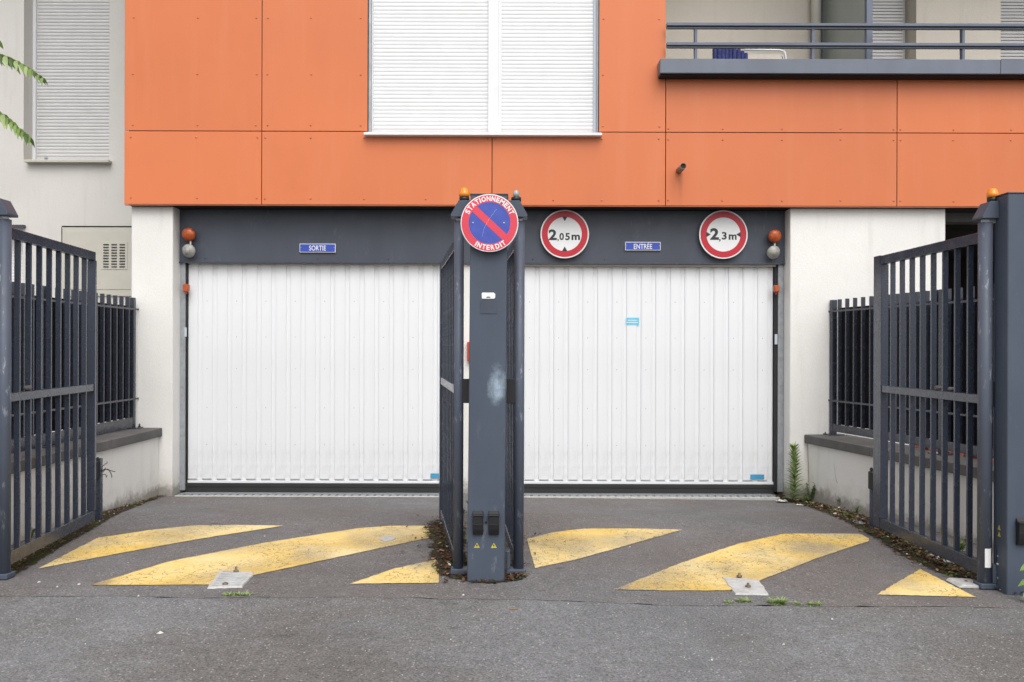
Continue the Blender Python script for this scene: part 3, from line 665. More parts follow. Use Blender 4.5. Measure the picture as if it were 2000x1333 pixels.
# ================================================================== LOW WALLS AND FENCES
SP = math.atan2(.208, 1.05)
def low_wall(side):
    # local frame: x along wall towards the street, y inward-to-outward (away from driveway)
    if side < 0: loc, rz, L, ct = (XU(307, DO)+.02, DO+.075, 0), -math.pi/2, 3.35, .755
    else: loc, rz, L, ct = (XU(1572, DO)+.02, DO+.075, 0), -math.pi/2+SP, 3.2, .80
    s = -1 if side < 0 else 1      # +1: outward is local +y ... (local x=-Y world => local y = +X world)
    t = thing('low_wall', 'white rendered low wall with dark coping on the %s of the driveway' % ('left' if side < 0 else 'right'), 'wall', loc, rz)
    zt = EZ-ct
    def b(x0, x1, y0, y1, z0, z1):
        if s < 0: y0, y1 = -y1, -y0
        return (x0, x1, y0, y1, z0, z1)
    part('wall', MB().box(*b(.0, L, .035, .33, -.15, zt-.08)), 'low_wall_render', t, world=False)
    seg = [0, 1.02, 2.05, L]
    for a, c in zip(seg, seg[1:]): part('coping_slab', MB().box(*b(a+(.002 if a else .0), c-.002, 0, .40, zt-.079, zt)), 'coping_concrete', t, world=False, bevel=.006)
    f = thing('fence', 'dark grey vertical-slat fence standing on the %s low wall' % ('left' if side < 0 else 'right'), 'fence', loc, rz)
    fy = .25; top = EZ+.455; z = zt
    for px_ in (.055, 1.55, 3.0):
        part('post', MB().box(*b(px_, px_+.05, fy-.025, fy+.025, z+.006, top)), 'fence_steel', f, world=False, bevel=.003)
        part('base_plate', MB().box(*b(px_-.05, px_+.10, fy-.075, fy+.075, z+.0005, z+.010)), 'fence_steel', f, world=False, bevel=.002)
        part('bolt', MB().lathe((px_-.03 if side > 0 else px_-.02, s*(fy-.05), z+.010), (0,0,1), [(0,.012),(.012,.012),(.013,.007),(.03,.007)], 8), 'rubber_black', f, world=False)
    n_ = int((L-.12)/.121); me = None
    me = MB().box(-.009, .009, -.017, .017, z+.10, top).mesh('slat', ['fence_steel'], .0015)
    for i in range(n_):
        x = .055+.05+.085+i*.121
        if abs(x-1.575) < .05 or abs(x-3.025) < .05: continue
        o = part('slat', None, '', f, world=False, me=me); o.location = (x, s*(fy-.005), 0)
    for zz in (EZ+.345, EZ-.485): part('rail', MB().box(*b(-.03, L, fy-.027, fy-.0225, zz-.004, zz+.012)), 'rail_steel' if 0 else 'fence_steel', f, world=False)
    part('backing_sheet', MB().box(*b(.11, L, fy+.035, fy+.039, z+.10, top-.075)), 'fence_sheet', f, world=False)
    part('kick_plate', MB().box(*b(.105, L, fy-.022, fy-.019, z+(.035 if side > 0 else .008), z+.105)), 'fence_steel', f, world=False)
low_wall(-1); low_wall(1)

# ================================================================== POSTS AND GATES
def gpost(X0, X1, y0, y1, top, lab, mat, lean=0):
    zb = G((X0+X1)/2, y0)-.03; t = thing('gate_post', lab, 'post', ((X0+X1)/2, y0, zb+.03))
    b = MB().box(X0, X1, y0, y1, zb, top)
    for i, v in enumerate(b.v): b.v[i] = (v[0]+lean*(v[2]-1.4), v[1], v[2])
    part('post_body', b, mat, t, bevel=.004)
    c = MB().box(X0-.003, X1+.003, y0-.003, y1+.003, top+.0005, top+.006)
    for i, v in enumerate(c.v): c.v[i] = (v[0]+lean*(v[2]-1.4), v[1], v[2])
    part('cap', c, 'gate_steel', t); return t
PY = 4.84; LEAN = .0058
pc = gpost(XU(916.5, PY), XU(989, PY), PY, PY+.20, ZV(-299, PY), 'tall dark blue-grey steel post in the middle carrying the no-parking sign', 'post_steel', LEAN)
RPY = 4.68
pr_ = gpost(XU(1968, RPY), XU(1968, RPY)+.25, RPY, RPY+.135, ZV(-302-2.7, RPY), 'tall dark blue-grey steel post at the right edge beside the right gate', 'post_steel')
pl_ = gpost(XU(-58, 4.74)-.25, XU(-58, 4.74), 4.74, 4.875, ZV(-299, 4.74), 'dark steel gate post just beyond the left edge of the photo', 'post_steel')
H = 1.92
def gate(name_lab, near, far, tube_r, nb, edge, inward, zmid, post, tube_top, stick=False):
    (xa, ta, ba), (xb, tb, bb) = near, far
    def P3(x, t, b):
        p0, p1 = t-680-ROLL*(x-1000), b-680-ROLL*(x-1000); d = H*F/(p1-p0); return Vector(((x-1000)*d/F, d)), EZ-p0*d/F, EZ-p1*d/F
    A, za, zb = P3(*near); B, zc_, zd = P3(*far); top = (za+zc_)/2; bot = (zb+zd)/2
    v = B-A; L = v.length; rz = math.atan2(v.y, v.x)
    t = thing('gate_leaf', name_lab, 'gate', (A.x, A.y, bot), rz); h = top-bot
    tt = tube_top-bot; gz = G(A.x, A.y)-bot
    part('hinge_tube', MB().tube([(0, 0, gz+.035), (0, 0, tt)], tube_r, 24), 'tube_steel', t, world=False)
    part('tube_collar', MB().tube([(0, 0, tt), (0, 0, tt+.018)], tube_r*.62, 16), 'frame_white', t, world=False)
    th = .020
    part('top_rail', MB().box(tube_r-.01, L, -th, th, h-.06, h), 'gate_steel', t, world=False, bevel=.002)
    part('bottom_rail', MB().box(tube_r-.01, L, -th, th, 0, .075), 'gate_steel', t, world=False, bevel=.002)
    zm = zmid-bot; part('middle_rail', MB().box(tube_r-.01, L-.03, -th-.002, th+.002, zm, zm+.05), 'gate_steel', t, world=False, bevel=.002)
    part('stile', MB().box(L-.032, L-.0005, -.027, .027, .0755, h-.0605), 'gate_steel', t, world=False, bevel=.002)
    me = MB().box(-.0085, .0085, -.0155, .0155, .0755, zm-.0005).box(-.0085, .0085, -.0155, .0155, zm+.0505, h-.0605).mesh('bar', ['gate_steel'], .001)
    me = MB().box(-.0085, .0085, -.0155, .0155, .0755, h-.0605).mesh('bar', ['gate_steel'], .001)
    x0, x1 = tube_r+.0, L-.03
    for i in range(nb):
        o = part('bar', None, '', t, world=False, me=me); o.location = (x0+(x1-x0)*(i+.85)/(nb+.75), 0, 0)
    if edge:
        s = inward
        part('closing_edge', MB().box(L+.0005, L+.095, min(s*.0, s*.045)-.02, max(s*.0, s*.045)-.02+.0, -.0, h+.004), 'gate_steel', t, world=False, bevel=.003)
    for zz in (h*.98, h*.04): part('weld_plate', MB().box(tube_r*.5, tube_r+.02, -.005-th, -th-.0005, zz-.03, zz), 'gate_steel', t, world=False)
    if stick:
        a = -math.pi/2-rz
        for k in (-1, 0, 1): pass
        ca = MB()
        n_ = 8
        for i in range(n_):
            a0 = a-.45+i*.9/n_; a1 = a0+.9/n_; r = tube_r+.001
            ca.quad((r*math.cos(a0), r*math.sin(a0), .055), (r*math.cos(a1), r*math.sin(a1), .055), (r*math.cos(a1), r*math.sin(a1), .16), (r*math.cos(a0), r*math.sin(a0), .16))
        part('sticker', ca, 'sticker_white', t, world=False)
    # top bearing with sloped hood and bottom pivot foot, fixed to the post
    return A, B, top, bot, t
GL = gate('open dark slatted gate leaf at the left edge of the photo', (9, 441, 1105), (181, 494.5, 1018.5), .034, 8, False, 1, EZ-.315, pl_, EZ+.717)
GCL = gate('open dark slatted gate leaf left of the central post, seen nearly edge-on', (896, 462, 1108), (866, 513, 1015), .029, 9, True, 1, EZ-.27, pc, EZ+.735)
GCR = gate('open dark slatted gate leaf right of the central post, seen edge-on behind its tube', (1014, 462, 1108), (983, 511, 1017), .030, 9, False, -1, EZ-.27, pc, EZ+.735)
GR = gate('open dark slatted gate leaf at the right edge, hinged on the right post', (1924, 447.5, 1120), (1724, 504.5, 1036), .0375, 8, True, 1, EZ-.305, pr_, EZ+.705, True)
def hood(post, tx, ty, z, s, pxedge, wide=.06):
    """s: side the slope faces (-1 left, +1 right); pxedge: x of the post face it is fixed to"""
    zb = z+.018; xo = tx+s*.045; xi = pxedge
    pts = [(xi, zb), (xo, zb), (xo, zb+.012), (tx+s*.0, zb+.095), (xi, zb+.095)]
    part('bearing_hood', MB().prism(pts, ty-wide, ty+wide), 'post_steel', post, bevel=.002)
    part('bearing', MB().box(min(tx, xi), max(tx, xi), ty-.02, ty+.02, zb-.022, zb-.0005), 'galvanised', post)
    zg = G(tx, ty)
    part('pivot_foot', MB().box(min(xi, tx+s*.042), max(xi, tx+s*.042), ty-.045, ty+.045, zg+.004, zg+.034).box(min(xi, xi+s*.02), max(xi, xi+s*.02), ty-.045, ty+.045, zg+.0345, zg+.14), 'post_steel', post, bevel=.004)
hood(pc, GCL[0].x, GCL[0].y, EZ+.735, -1, XU(920, PY), .055); hood(pc, GCR[0].x, GCR[0].y, EZ+.735, 1, XU(990, PY), .055)
hood(pr_, GR[0].x, GR[0].y, EZ+.705, -1, XU(1968, RPY), .055); hood(pl_, GL[0].x, GL[0].y, EZ+.717, 1, XU(-58, 4.74), .055)
for post, gA, xi, s in ((pc, GCL, XU(917, PY), -1), (pc, GCR, XU(989, PY), 1), (pr_, GR, XU(1968, RPY), -1)):
    ty = gA[0].y; part('guide_block', MB().box(min(xi, gA[0].x+s*-.02), max(xi, gA[0].x-s*.02), ty-.02, ty+.02, EZ-.32, EZ-.18), 'plastic_black', post, bevel=.003)
zg = G(GR[0].x, GR[0].y)
mb = MB()
for dx_, zz in ((.052, .19), (.052, .07)): mb.lathe((GR[0].x+dx_, GR[0].y-.046, zg+zz), (0, -1, 0), [(0, .009), (.008, .009), (.009, .004)], 6)
mb.tube([(GR[0].x+.04, GR[0].y-.05, zg+.15), (GR[0].x+.075, GR[0].y-.06, zg+.125)], .006, 6)
part('bolt', mb, 'galvanised', pr_, stuff=True); part('foot_flange', bx(GR[0].x+.045, XU(1968, RPY), GR[0].y-.045, GR[0].y-.038, zg+.035, zg+.24), 'gate_steel', pr_)
mb = MB().box(GR[0].x-.06, GR[0].x+.02, GR[0].y-.05, GR[0].y+.25, zg, zg+.02)
solo('paving_stone', MB().prism([(GR[0].x-.15, zg+.004), (GR[0].x+.05, zg-.004), (GR[0].x+.05, zg+.012), (GR[0].x-.13, zg+.022)], GR[0].y-.02, GR[0].y+.14), 'cement_patch', 'flat grey stone slab lying under the hinge end of the right gate', 'stone', bevel=.004)
# white end cap on centre-left middle rail
# post details: photocells, warning triangles, stickers
def photocell(parent, cx, zc0, y, s=1):
    w_ = .029*s; h_ = .068*s
    prf = [(0, -h_), (-.02, -h_*.95), (-.032, -h_*.5), (-.036, 0), (-.036, h_*.62), (-.02, h_*.75), (0, h_)]
    mb = MB(); b = len(mb.v)
    for x in (cx-w_, cx+w_):
        for yy, zz in prf: mb.v.append((x, y+yy, zc0+zz))
    k = len(prf)
    mb.face(list(range(k))); mb.face([k+i for i in reversed(range(k))])
    for i in range(k): j = (i+1) % k; mb.face([i, k+i, k+j, j])
    p = part('photocell', mb, 'plastic_black', parent, bevel=.003)
    part('cover_edge', MB().box(cx-w_-.001, cx+w_+.001, y-.038, y-.0365, zc0-.006, zc0-.001), 'rubber_grey', p)
    part('hood', MB().box(cx-w_-.003, cx+w_+.003, y-.042, y-.0005, zc0+h_*.62, zc0+h_*.72), 'plastic_black', p, bevel=.002)
zph = ZV(1021-680, PY)
photocell(pc, XU(934.5, PY), zph, PY-.001); photocell(pc, XU(965.5, PY), zph, PY-.001)
part('button', MB().lathe((XU(950, PY), PY, zph), (0,-1,0), [(0,.007),(.006,.006)], 10), 'plastic_black', pc)
def warn(parent, cx, zc0, y, s=.017):
    p = part('warning_triangle', MB().prism([(cx-s, zc0-s*.8), (cx+s, zc0-s*.8), (cx, zc0+s*.9)], y-.0015, y-.0005), 'warning_yellow', parent)
    part('bolt_symbol', MB().prism([(cx-.1*s, zc0+.45*s), (cx-.28*s, zc0-.15*s), (cx-.02*s, zc0-.1*s), (cx-.15*s, zc0-.6*s), (cx+.3*s, zc0+.05*s), (cx+.02*s, zc0+.03*s), (cx+.15*s, zc0+.42*s)], y-.0025, y-.0017), 'sign_ink', p)
warn(pc, XU(932.5, PY), ZV(1066-680, PY), PY); warn(pc, XU(965.5, PY), ZV(1066-680, PY), PY)
photocell(pr_, XU(1996, RPY), ZV(1038-683, RPY), RPY-.001, 1.1)
for vv in (1031, 1044):
    X = XU(1968, RPY); z = ZV(vv-682, RPY+.07); s = .014; yy = RPY+.075
    part('warning_triangle', MB().rings([[(X-.0015, yy-s, z-s*.8), (X-.0015, yy+s, z-s*.8), (X-.0015, yy, z+s)], [(X-.0005, yy-s, z-s*.8), (X-.0005, yy+s, z-s*.8), (X-.0005, yy, z+s)]], sm=False), 'warning_yellow', pr_)
sk = part('sticker', MB().prism([(XU(941, PY), ZV(-96, PY)), (XU(965, PY), ZV(-96, PY)), (XU(967, PY), ZV(-98.5, PY)), (XU(967, PY), ZV(-105, PY)), (XU(964, PY), ZV(-108, PY)), (XU(942, PY), ZV(-108, PY)), (XU(940.5, PY), ZV(-106, PY))], PY-.0035, PY-.0025), 'sticker_white', pc)
part('sticker_print', MB().prism([(XU(949, PY), ZV(-98, PY)), (XU(958, PY), ZV(-98, PY)), (XU(956, PY), ZV(-100, PY)), (XU(951, PY), ZV(-100, PY))], PY-.0045, PY-.0037), 'sign_ink', sk)
part('sticker', MB().box(XU(938, PY), XU(970, PY), PY-.0032, PY-.0025, ZV(-67, PY), ZV(-93, PY)), 'sticker_dark', pc)  # faint dark square below the white sticker
# beacons
def beacon(x, y, z, lab, broken=False):
    t = thing('beacon', lab, 'beacon light', (x, y, z), group='flashing lamps on the gate posts')
    r = .031
    part('base', MB().lathe((x, y, z), (0,0,1), [(0, r*.95), (.022, r*.95), (.026, r*.85)], 20), 'plastic_black', t)
    if not broken: part('dome', MB().lathe((x, y, z+.0265), (0,0,1), [(0, r), (.022, r*.98), (.026, r*.9), (.04, r*.78), (.05, r*.5), (.054, r*.1)], 24), 'amber_plastic', t)
    else: part('bulb', MB().lathe((x, y, z+.0265), (0,0,1), [(0, r*.5), (.02, r*.6), (.035, r*.4), (.04, r*.1)], 16), 'lens_clear', t)
beacon(GCL[0].x+.030, GCL[0].y, EZ+.735+.114, 'amber beacon on the bearing hood left of the round no-parking sign')
beacon(GCR[0].x-.020, GCR[0].y, EZ+.735+.114, 'broken beacon with bare clear bulb right of the no-parking sign', True)
beacon(GR[0].x+.040, GR[0].y, EZ+.705+.114, 'amber beacon on top of the right gate hinge hood')
# gate stops
def stop(px0, px1, py0, py1, lab, lx):
    x, y = GP((px0+px1)/2, py1); d = y; z0 = G(x, y); z1 = U(px0, py0, d).z; wd = (px1-px0)*d/F/2
    t = thing('gate_stop', lab, 'gate stop', (x, y, z0), group='short posts that catch the open gates')
    part('stop_post', MB().box(x-wd, x+wd, y-.01, y+.03, z0-.01, z1), 'gate_steel', t, bevel=.002)
    part('latch', MB().box(x+lx-.018, x+lx+.018, y-.03, y+.02, z1-.15, z1-.02).box(x+lx-.008, x+lx+.008, y-.01, y+.01, z1-.0195, z1+.01), 'rubber_black', t, bevel=.005)
def wire(px, py, d):
    random.seed(4); p0 = U(px, py, d); mb = MB()
    for k in range(5):
        pts = [p0+Vector((random.uniform(-.01, .01), 0, random.uniform(-.03, .03)))]
        for i in range(5): pts.append(pts[-1]+Vector((random.uniform(-.004, .032), random.uniform(-.008, .008), random.uniform(-.028, .024))))
        mb.tube(pts, .0028, 5)
    o = solo('wire', mb, 'rubber_black', 'tangle of torn black wire sticking out beside the left catch post', 'wire', kind='stuff')
wire(197, 918, GP(190, 1018)[1])
random.seed(11)
stop(184, 197, 896, 1018, 'short dark catch post against the left low wall', .0)
stop(1701, 1713, 916, 1034, 'short dark catch post against the right low wall', -.02)
# stones on the rails
def stone(x, y, z, r, lab, seed, grp=None, sq=(1, .8, .6)):
    mb = MB(); rs = []
    for i in range(1, 6):
        th = math.pi*i/6; rs.append([(x+r*sq[0]*math.sin(th)*math.cos(a*.785)*(1+.25*noise.noise((a, i, seed))), y+r*sq[1]*math.sin(th)*math.sin(a*.785)*(1+.25*noise.noise((i, a, seed))), z+r*sq[2]*(1-math.cos(th))) for a in range(8)])
    mb.rings(rs); return solo('stone', mb, 'stone_grey', lab, 'stone', grp)
p = GL; q = p[0].lerp(p[1], .22); stone(q.x, q.y, EZ-.264, .028, 'grey stone on the middle rail of the left gate', 1)
q = GR[0].lerp(GR[1], .28); stone(q.x, q.y, EZ-.254, .024, 'grey stone on the middle rail of the right gate, nearer its tube', 3)
q = GR[0].lerp(GR[1], .40); stone(q.x, q.y, EZ-.254, .026, 'grey stone on the middle rail of the right gate, farther from its tube', 5)
# red clay bits on the right coping
mb = MB()
for i in range(16):
    a = Matrix.Rotation(-math.pi/2+SP, 4, 'Z'); p = a @ Vector((1.15+i*.085+random.uniform(-.02, .02), .33, 0)); p += Vector((XU(1572, DO)+.02, DO+.075, EZ-.80))
    mb.box(p.x-.025, p.x+.025, p.y-.03, p.y+.03, p.z+.001, p.z+random.uniform(.012, .03))
o = solo('clay_shards', mb, 'clay_red', kind='stuff'); o['label'] = 'red clay fragments along the back of the right coping'
# red alarm box on the pier
a0 = U(912, 706, 8.2); b0 = U(921, 668, 8.2)
t = thing('alarm_box', 'narrow red box on the white pier between the garage doors', 'call box', (a0.x, 8.2, a0.z))
part('case', bx(a0.x, b0.x+.04, 8.21, 8.269, a0.z, b0.z), 'alarm_red', t, bevel=.004); part('cover', bx(a0.x+.012, b0.x+.03, 8.205, 8.2095, a0.z+.012, b0.z-.012), 'clay_red', t)

# ================================================================== SIGNS AND LAMPS ON THE FASCIA
def round_sign(px, py, rp, d, lab, kind):
    c = U(px, py, d); r = rp*d/F; t = thing('road_sign', lab, 'sign', (c.x, d, c.z))
    part('plate', MB().disc(c.x, c.z, r, d, d+.012), 'sign_white', t, bevel=.0015)
    part('bracket', bx(c.x-.02, c.x+.02, d+.0125, d+(.04 if kind == 'park' else .055), c.z-.08, c.z+.08), 'galvanised', t)
    red = 'sign_red_faded' if kind == 'park' else 'sign_red'
    if kind == 'park':
        ri = r*.725
        part('red_border', MB().ring(c.x, c.z, ri, r*.965, d-.0012, d-.0002), red, t)
        part('blue_field', MB().disc(c.x, c.z, ri-.0005, d-.0011, d-.0002), 'sign_blue', t)
        hw_ = r*.118; L = ri*1.04; cs = math.sqrt(.5); 
        sx, sz = cs*1.0, -cs*1.0
        ang = R(-43); ux_, uz_ = math.cos(ang), math.sin(ang); vx_, vz_ = -uz_, ux_
        part('slash', MB().prism([(c.x-ux_*L-vx_*hw_, c.z-uz_*L-vz_*hw_), (c.x+ux_*L-vx_*hw_, c.z+uz_*L-vz_*hw_), (c.x+ux_*L+vx_*hw_, c.z+uz_*L+vz_*hw_), (c.x-ux_*L+vx_*hw_, c.z-uz_*L+vz_*hw_)], d-.0018, d-.0012), red, t)
        items = []
        WID = dict(S=.68, T=.62, A=.78, I=.22, O=.80, N=.74, E=.60, M=.86, R=.70, D=.74)
        def arc(s, a0, a1, rad, flip):
            tot = sum(WID[ch] for ch in s)+.20*(len(s)-1); acc = 0
            for ch in s:
                f = (acc+WID[ch]/2)/tot; acc += WID[ch]+.20; a = a0+(a1-a0)*f
                ht = r*.178; wd = WID[ch]/tot*abs(a1-a0)*rad*1.04
                items.append((ch, .035, c.x+rad*math.cos(a), c.z+rad*math.sin(a), wd, ht, (a-math.pi/2) if not flip else (a+math.pi/2)))
        arc('STATIONNEMENT', R(157), R(22), r*.845, False)
        part('lettering', text_mb(items, d-.0013), 'sign_white', t); items = []
        arc('INTERDIT', R(236), R(309), r*.845, True)
        part('lettering', text_mb(items, d-.0013), 'sign_white', t)
        mb = MB()
        for sx_ in (-.57, .5): mb.lathe((c.x+sx_*r, d-.001, c.z-.0*r), (0,-1,0), [(0,.006),(.003,.005),(.004,.001)], 10)
        part('screw', mb, 'galvanised', t, stuff=True)
        q = []
        for i in range(9):
            f = i/8; q.append((c.x+r*(-.26+.5*f), c.z+r*(-.48+.95*f**.62)))
        sc = MB()
        for (xa, za), (xb, zb_) in zip(q, q[1:]): sc.box(min(xa, xb), max(xa, xb)+.0012, d-.0024, d-.0019, min(za, zb_), max(za, zb_)) if False else sc.prism([(xa, za), (xb, zb_), (xb+.0005, zb_-.0003), (xa+.0005, za-.0003)], d-.0024, d-.0019)
        part('scratch', sc, 'sign_white', t)
    else:
        ri = r*.70
        part('red_border', MB().ring(c.x, c.z, ri, r*.945, d-.0012, d-.0002), red, t)
        s = r*.11
        if kind == 'h':
            tri = MB().prism([(c.x-s, c.z+ri+.004), (c.x+s, c.z+ri+.004), (c.x, c.z+ri-s*1.55)], d-.0018, d-.0013).prism([(c.x-s, c.z-ri-.002), (c.x+s, c.z-ri-.002), (c.x, c.z-ri+s*1.7)], d-.0018, d-.0013)
            k = d/F
            it = [('2', .035, c.x-23.5*k, c.z-1.5*k, 16*k, 21*k, 0), (',', .02, c.x-13*k, c.z-12*k, 2.6*k, 5*k, 0), ('0', .03, c.x-6*k, c.z-5*k, 9*k, 14*k, 0), ('5', .03, c.x+5.5*k, c.z-5*k, 9*k, 14*k, 0), ('m', .035, c.x+21.5*k, c.z-6.5*k, 16.5*k, 10.5*k, 0)]
        else:
            tri = MB().prism([(c.x-ri-.002, c.z-s), (c.x-ri-.002, c.z+s), (c.x-ri+s*1.6, c.z)], d-.0018, d-.0013).prism([(c.x+ri+.002, c.z-s), (c.x+ri+.002, c.z+s), (c.x+ri-s*1.6, c.z)], d-.0018, d-.0013)
            k = d/F
            it = [('2', .04, c.x-17.5*k, c.z+1*k, 17*k, 23*k, 0), (',', .03, c.x-7*k, c.z-11.5*k, 3*k, 5.5*k, 0), ('3', .03, c.x+1.5*k, c.z-2.5*k, 9.5*k, 15*k, 0), ('m', .035, c.x+18*k, c.z-5*k, 15.5*k, 10.5*k, 0)]
        part('arrow', tri, 'sign_ink', t); part('lettering', text_mb(it, d-.0004), 'sign_ink', t)
    return t
round_sign(956, 436, 56.5, 4.79, 'round blue no-parking sign with faded red border on the central post', 'park')
round_sign(1103, 457.5, 47.5, 8.18, 'round red-bordered height limit sign reading 2,05m', 'h')
round_sign(1413, 458.5, 47.5, 8.18, 'round red-bordered width limit sign reading 2,3m', 'w')
def plate(px0, px1, py0, py1, s, lab):
    d = DF-.02; a = U(px0, py1, d); b = U(px1, py0, d); t = thing('door_plate', lab, 'sign', ((a.x+b.x)/2, d, (a.z+b.z)/2))
    part('plate', bx(a.x, b.x, d, d+.019, a.z, b.z), 'sign_white', t, bevel=.002)
    part('field', bx(a.x+.006, b.x-.006, d-.0012, d-.0002, a.z+.006, b.z-.006), 'enamel_blue', t)
    k = d/F; h = 9.6*k; cz = (a.z+b.z)/2-(.0 if s != 'ENTRÉE' else -.004)
    if s == 'ENTRÉE': it = [(s, .012, (a.x+b.x)/2, cz, 36*k, 12.4*k, 0)]
    else: it = [(s, .012, (a.x+b.x)/2, cz, 33*k, h*1.04, 0)]
    part('lettering', text_mb(it, d-.0013), 'sign_white', t)
    mb = MB()
    for x in (a.x+.014, b.x-.014): mb.lathe((x, d-.0012, (a.z+b.z)/2+.006), (0,-1,0), [(0,.004),(.002,.003)], 8)
    part('screw', mb, 'galvanised', t, stuff=True)
plate(585, 655.5, 476.5, 493.5, 'SORTIE', 'small blue enamel plate reading SORTIE over the left garage door')
plate(1221, 1290.5, 473, 489.5, 'ENTRÉE', 'small blue enamel plate reading ENTRÉE over the right garage door')
def lamp(ox, oy, gx, gy, lab):
    d = DF-.075; o = U(ox, oy, d); g = U(gx, gy, d)
    t = thing('warning_lamp', lab, 'warning lamp', (g.x, DF, g.z), group='orange warning lamps above the garage doors')
    dirn = Vector((-.05 if ox < 900 else .12, -1, -.25)).normalized()
    part('lens', MB().lathe(o-dirn*.03, dirn, [(0, .035), (.01, .058), (.03, .064), (.05, .056), (.064, .036), (.070, .008)], 24), 'amber_dull', t)
    part('lens_cap', MB().lathe(o-dirn*.045, -dirn, [(-.016, .040), (.0, .045), (.012, .03)], 20), 'steel_bolt', t)
    part('siren', MB().lathe(g-dirn*.02, dirn, [(0, .030), (.008, .062), (.02, .064), (.028, .055), (.045, .037), (.054, .02), (.056, .018), (.058, .006)], 24), 'lamp_grey', t)
    part('stem', MB().tube([g+Vector((.008, .02, .02)), o+Vector((.012, .02, -.02))], .008, 8), 'frame_white', t)
    part('wall_arm', MB().tube([(g.x, DF-.001, g.z), (g.x, g.y, g.z)], .018, 10).tube([(o.x, DF-.001, o.z), (o.x, o.y+.02, o.z)], .015, 10), 'galvanised', t)
lamp(368.5, 458.5, 368.5, 490.5, 'orange warning lamp over a grey siren at the left end of the beam')
lamp(1513.5, 462, 1511, 493.5, 'orange warning lamp over a grey siren at the right end of the beam')
for px0, px1, py0, py1, lab in ((358.5, 370, 554, 573, 'small red-orange sensor on the left frame of the left garage door'), (1510.5, 1521, 556, 574, 'small red-orange sensor on the right frame of the right garage door')):
    d = DF; a = U(px0, py1, d); b = U(px1, py0, d); k = (b.z-a.z)
    t = thing('door_sensor', lab, 'sensor', (a.x, d, a.z), group='small sensors on the garage door frames')
    part('case', bx(a.x, b.x, d-.03, d+.018, a.z+.012, b.z-.008), 'amber_dull', t, bevel=.008); part('cable_gland', MB().tube([((a.x+b.x)/2, d-.005, a.z-.01), ((a.x+b.x)/2, d-.005, a.z+.013)], .010, 8), 'clay_red', t)

# ================================================================== GROUND DETAILS
def ground_plate(pts, bolts, lab, rib=False):
    P = [GP(*p) for p in pts]; c = [sum(p[i] for p in P)/len(P) for i in (0, 1)]
    t = thing('ground_plate', lab, 'plate', (c[0], c[1], G(*c)))
    # subdivided irregular outline
    Q = []
    for i in range(len(P)):
        a, b = P[i], P[(i+1) % len(P)]
        for j in range(6):
            f = j/6; x, y = a[0]+(b[0]-a[0])*f, a[1]+(b[1]-a[1])*f
            if not (j == 0): x += .010*noise.noise((x*30, y*30, 2)); y += .012*noise.noise((x*30, y*30, 5))
            Q.append((x, y))
    mb = MB(); k = len(Q); mb.v = [(x, y, G(x, y)+.009) for x, y in Q]+[(x+(x-c[0])*.03, y+(y-c[1])*.03, G(x, y)+.0005) for x, y in Q]
    ar = sum(Q[i][0]*Q[(i+1)%k][1]-Q[(i+1)%k][0]*Q[i][1] for i in range(k)); idx = list(range(k)) if ar > 0 else list(reversed(range(k)))
    mb.face(idx)
    for i in range(k): j = (i+1) % k; mb.face([i, k+i, k+j, j])
    part('slab', mb, 'cement_patch', t)
    if rib:
        r = MB()
        for i in range(7):
            f = (i+.5)/7; a = (P[0][0]+(P[3][0]-P[0][0])*f, P[0][1]+(P[3][1]-P[0][1])*f); b = (P[1][0]+(P[2][0]-P[1][0])*f, P[1][1]+(P[2][1]-P[1][1])*f)
            r.tube([(a[0]+.02, a[1], G(*a)+.009), (b[0]-.02, b[1], G(*b)+.009)], .003, 6)
        part('ridge', r, 'galvanised', t, stuff=True)
    for bxp, byp, hh in bolts:
        x, y = GP(bxp, byp); z = G(x, y)+.009
        part('bolt', MB().lathe((x, y, z), (0,0,1), [(0, .016), (.008, .016), (.009, .008), (hh, .007)], 8), 'steel_bolt', t)
ground_plate([(406,1150),(473,1148),(495,1122),(430,1118)], [(440,1145,.012), (461,1120,.03)], 'whitish ribbed plate with two bolts on the left yellow stripe', True)
ground_plate([(1437,1162),(1500,1163),(1482,1136),(1411,1130)], [(1461,1150,.022), (1444,1130,.022)], 'pale cement patch with two bolts on the right yellow stripe')
def disc(px, py, rx, mat, lab, nm='disc', cat='disc', th=.004):
    x, y = GP(px, py); r = rx*y/F; mb = MB(); k = 28
    rg = lambda s, z: [(x+r*s*math.cos(a*6.2832/k)*(1+.05*noise.noise((a*.4, rx, 0))), y+r*s*1.5*math.sin(a*6.2832/k), G(x, y)+.005+z) for a in range(k)]
    mb.rings([rg(1, 0), rg(1, th*.6), rg(.94, th)], sm=False); return solo(nm, mb, mat, lab, cat)
disc(757, 1054, 15, 'concrete_light', 'flat white oval spot on the long left yellow stripe', 'flattened_lid', 'lid')
disc(1678, 1022, 11, 'galvanised', 'pale grey round lid in the dirt by the right gate', 'round_lid', 'lid')
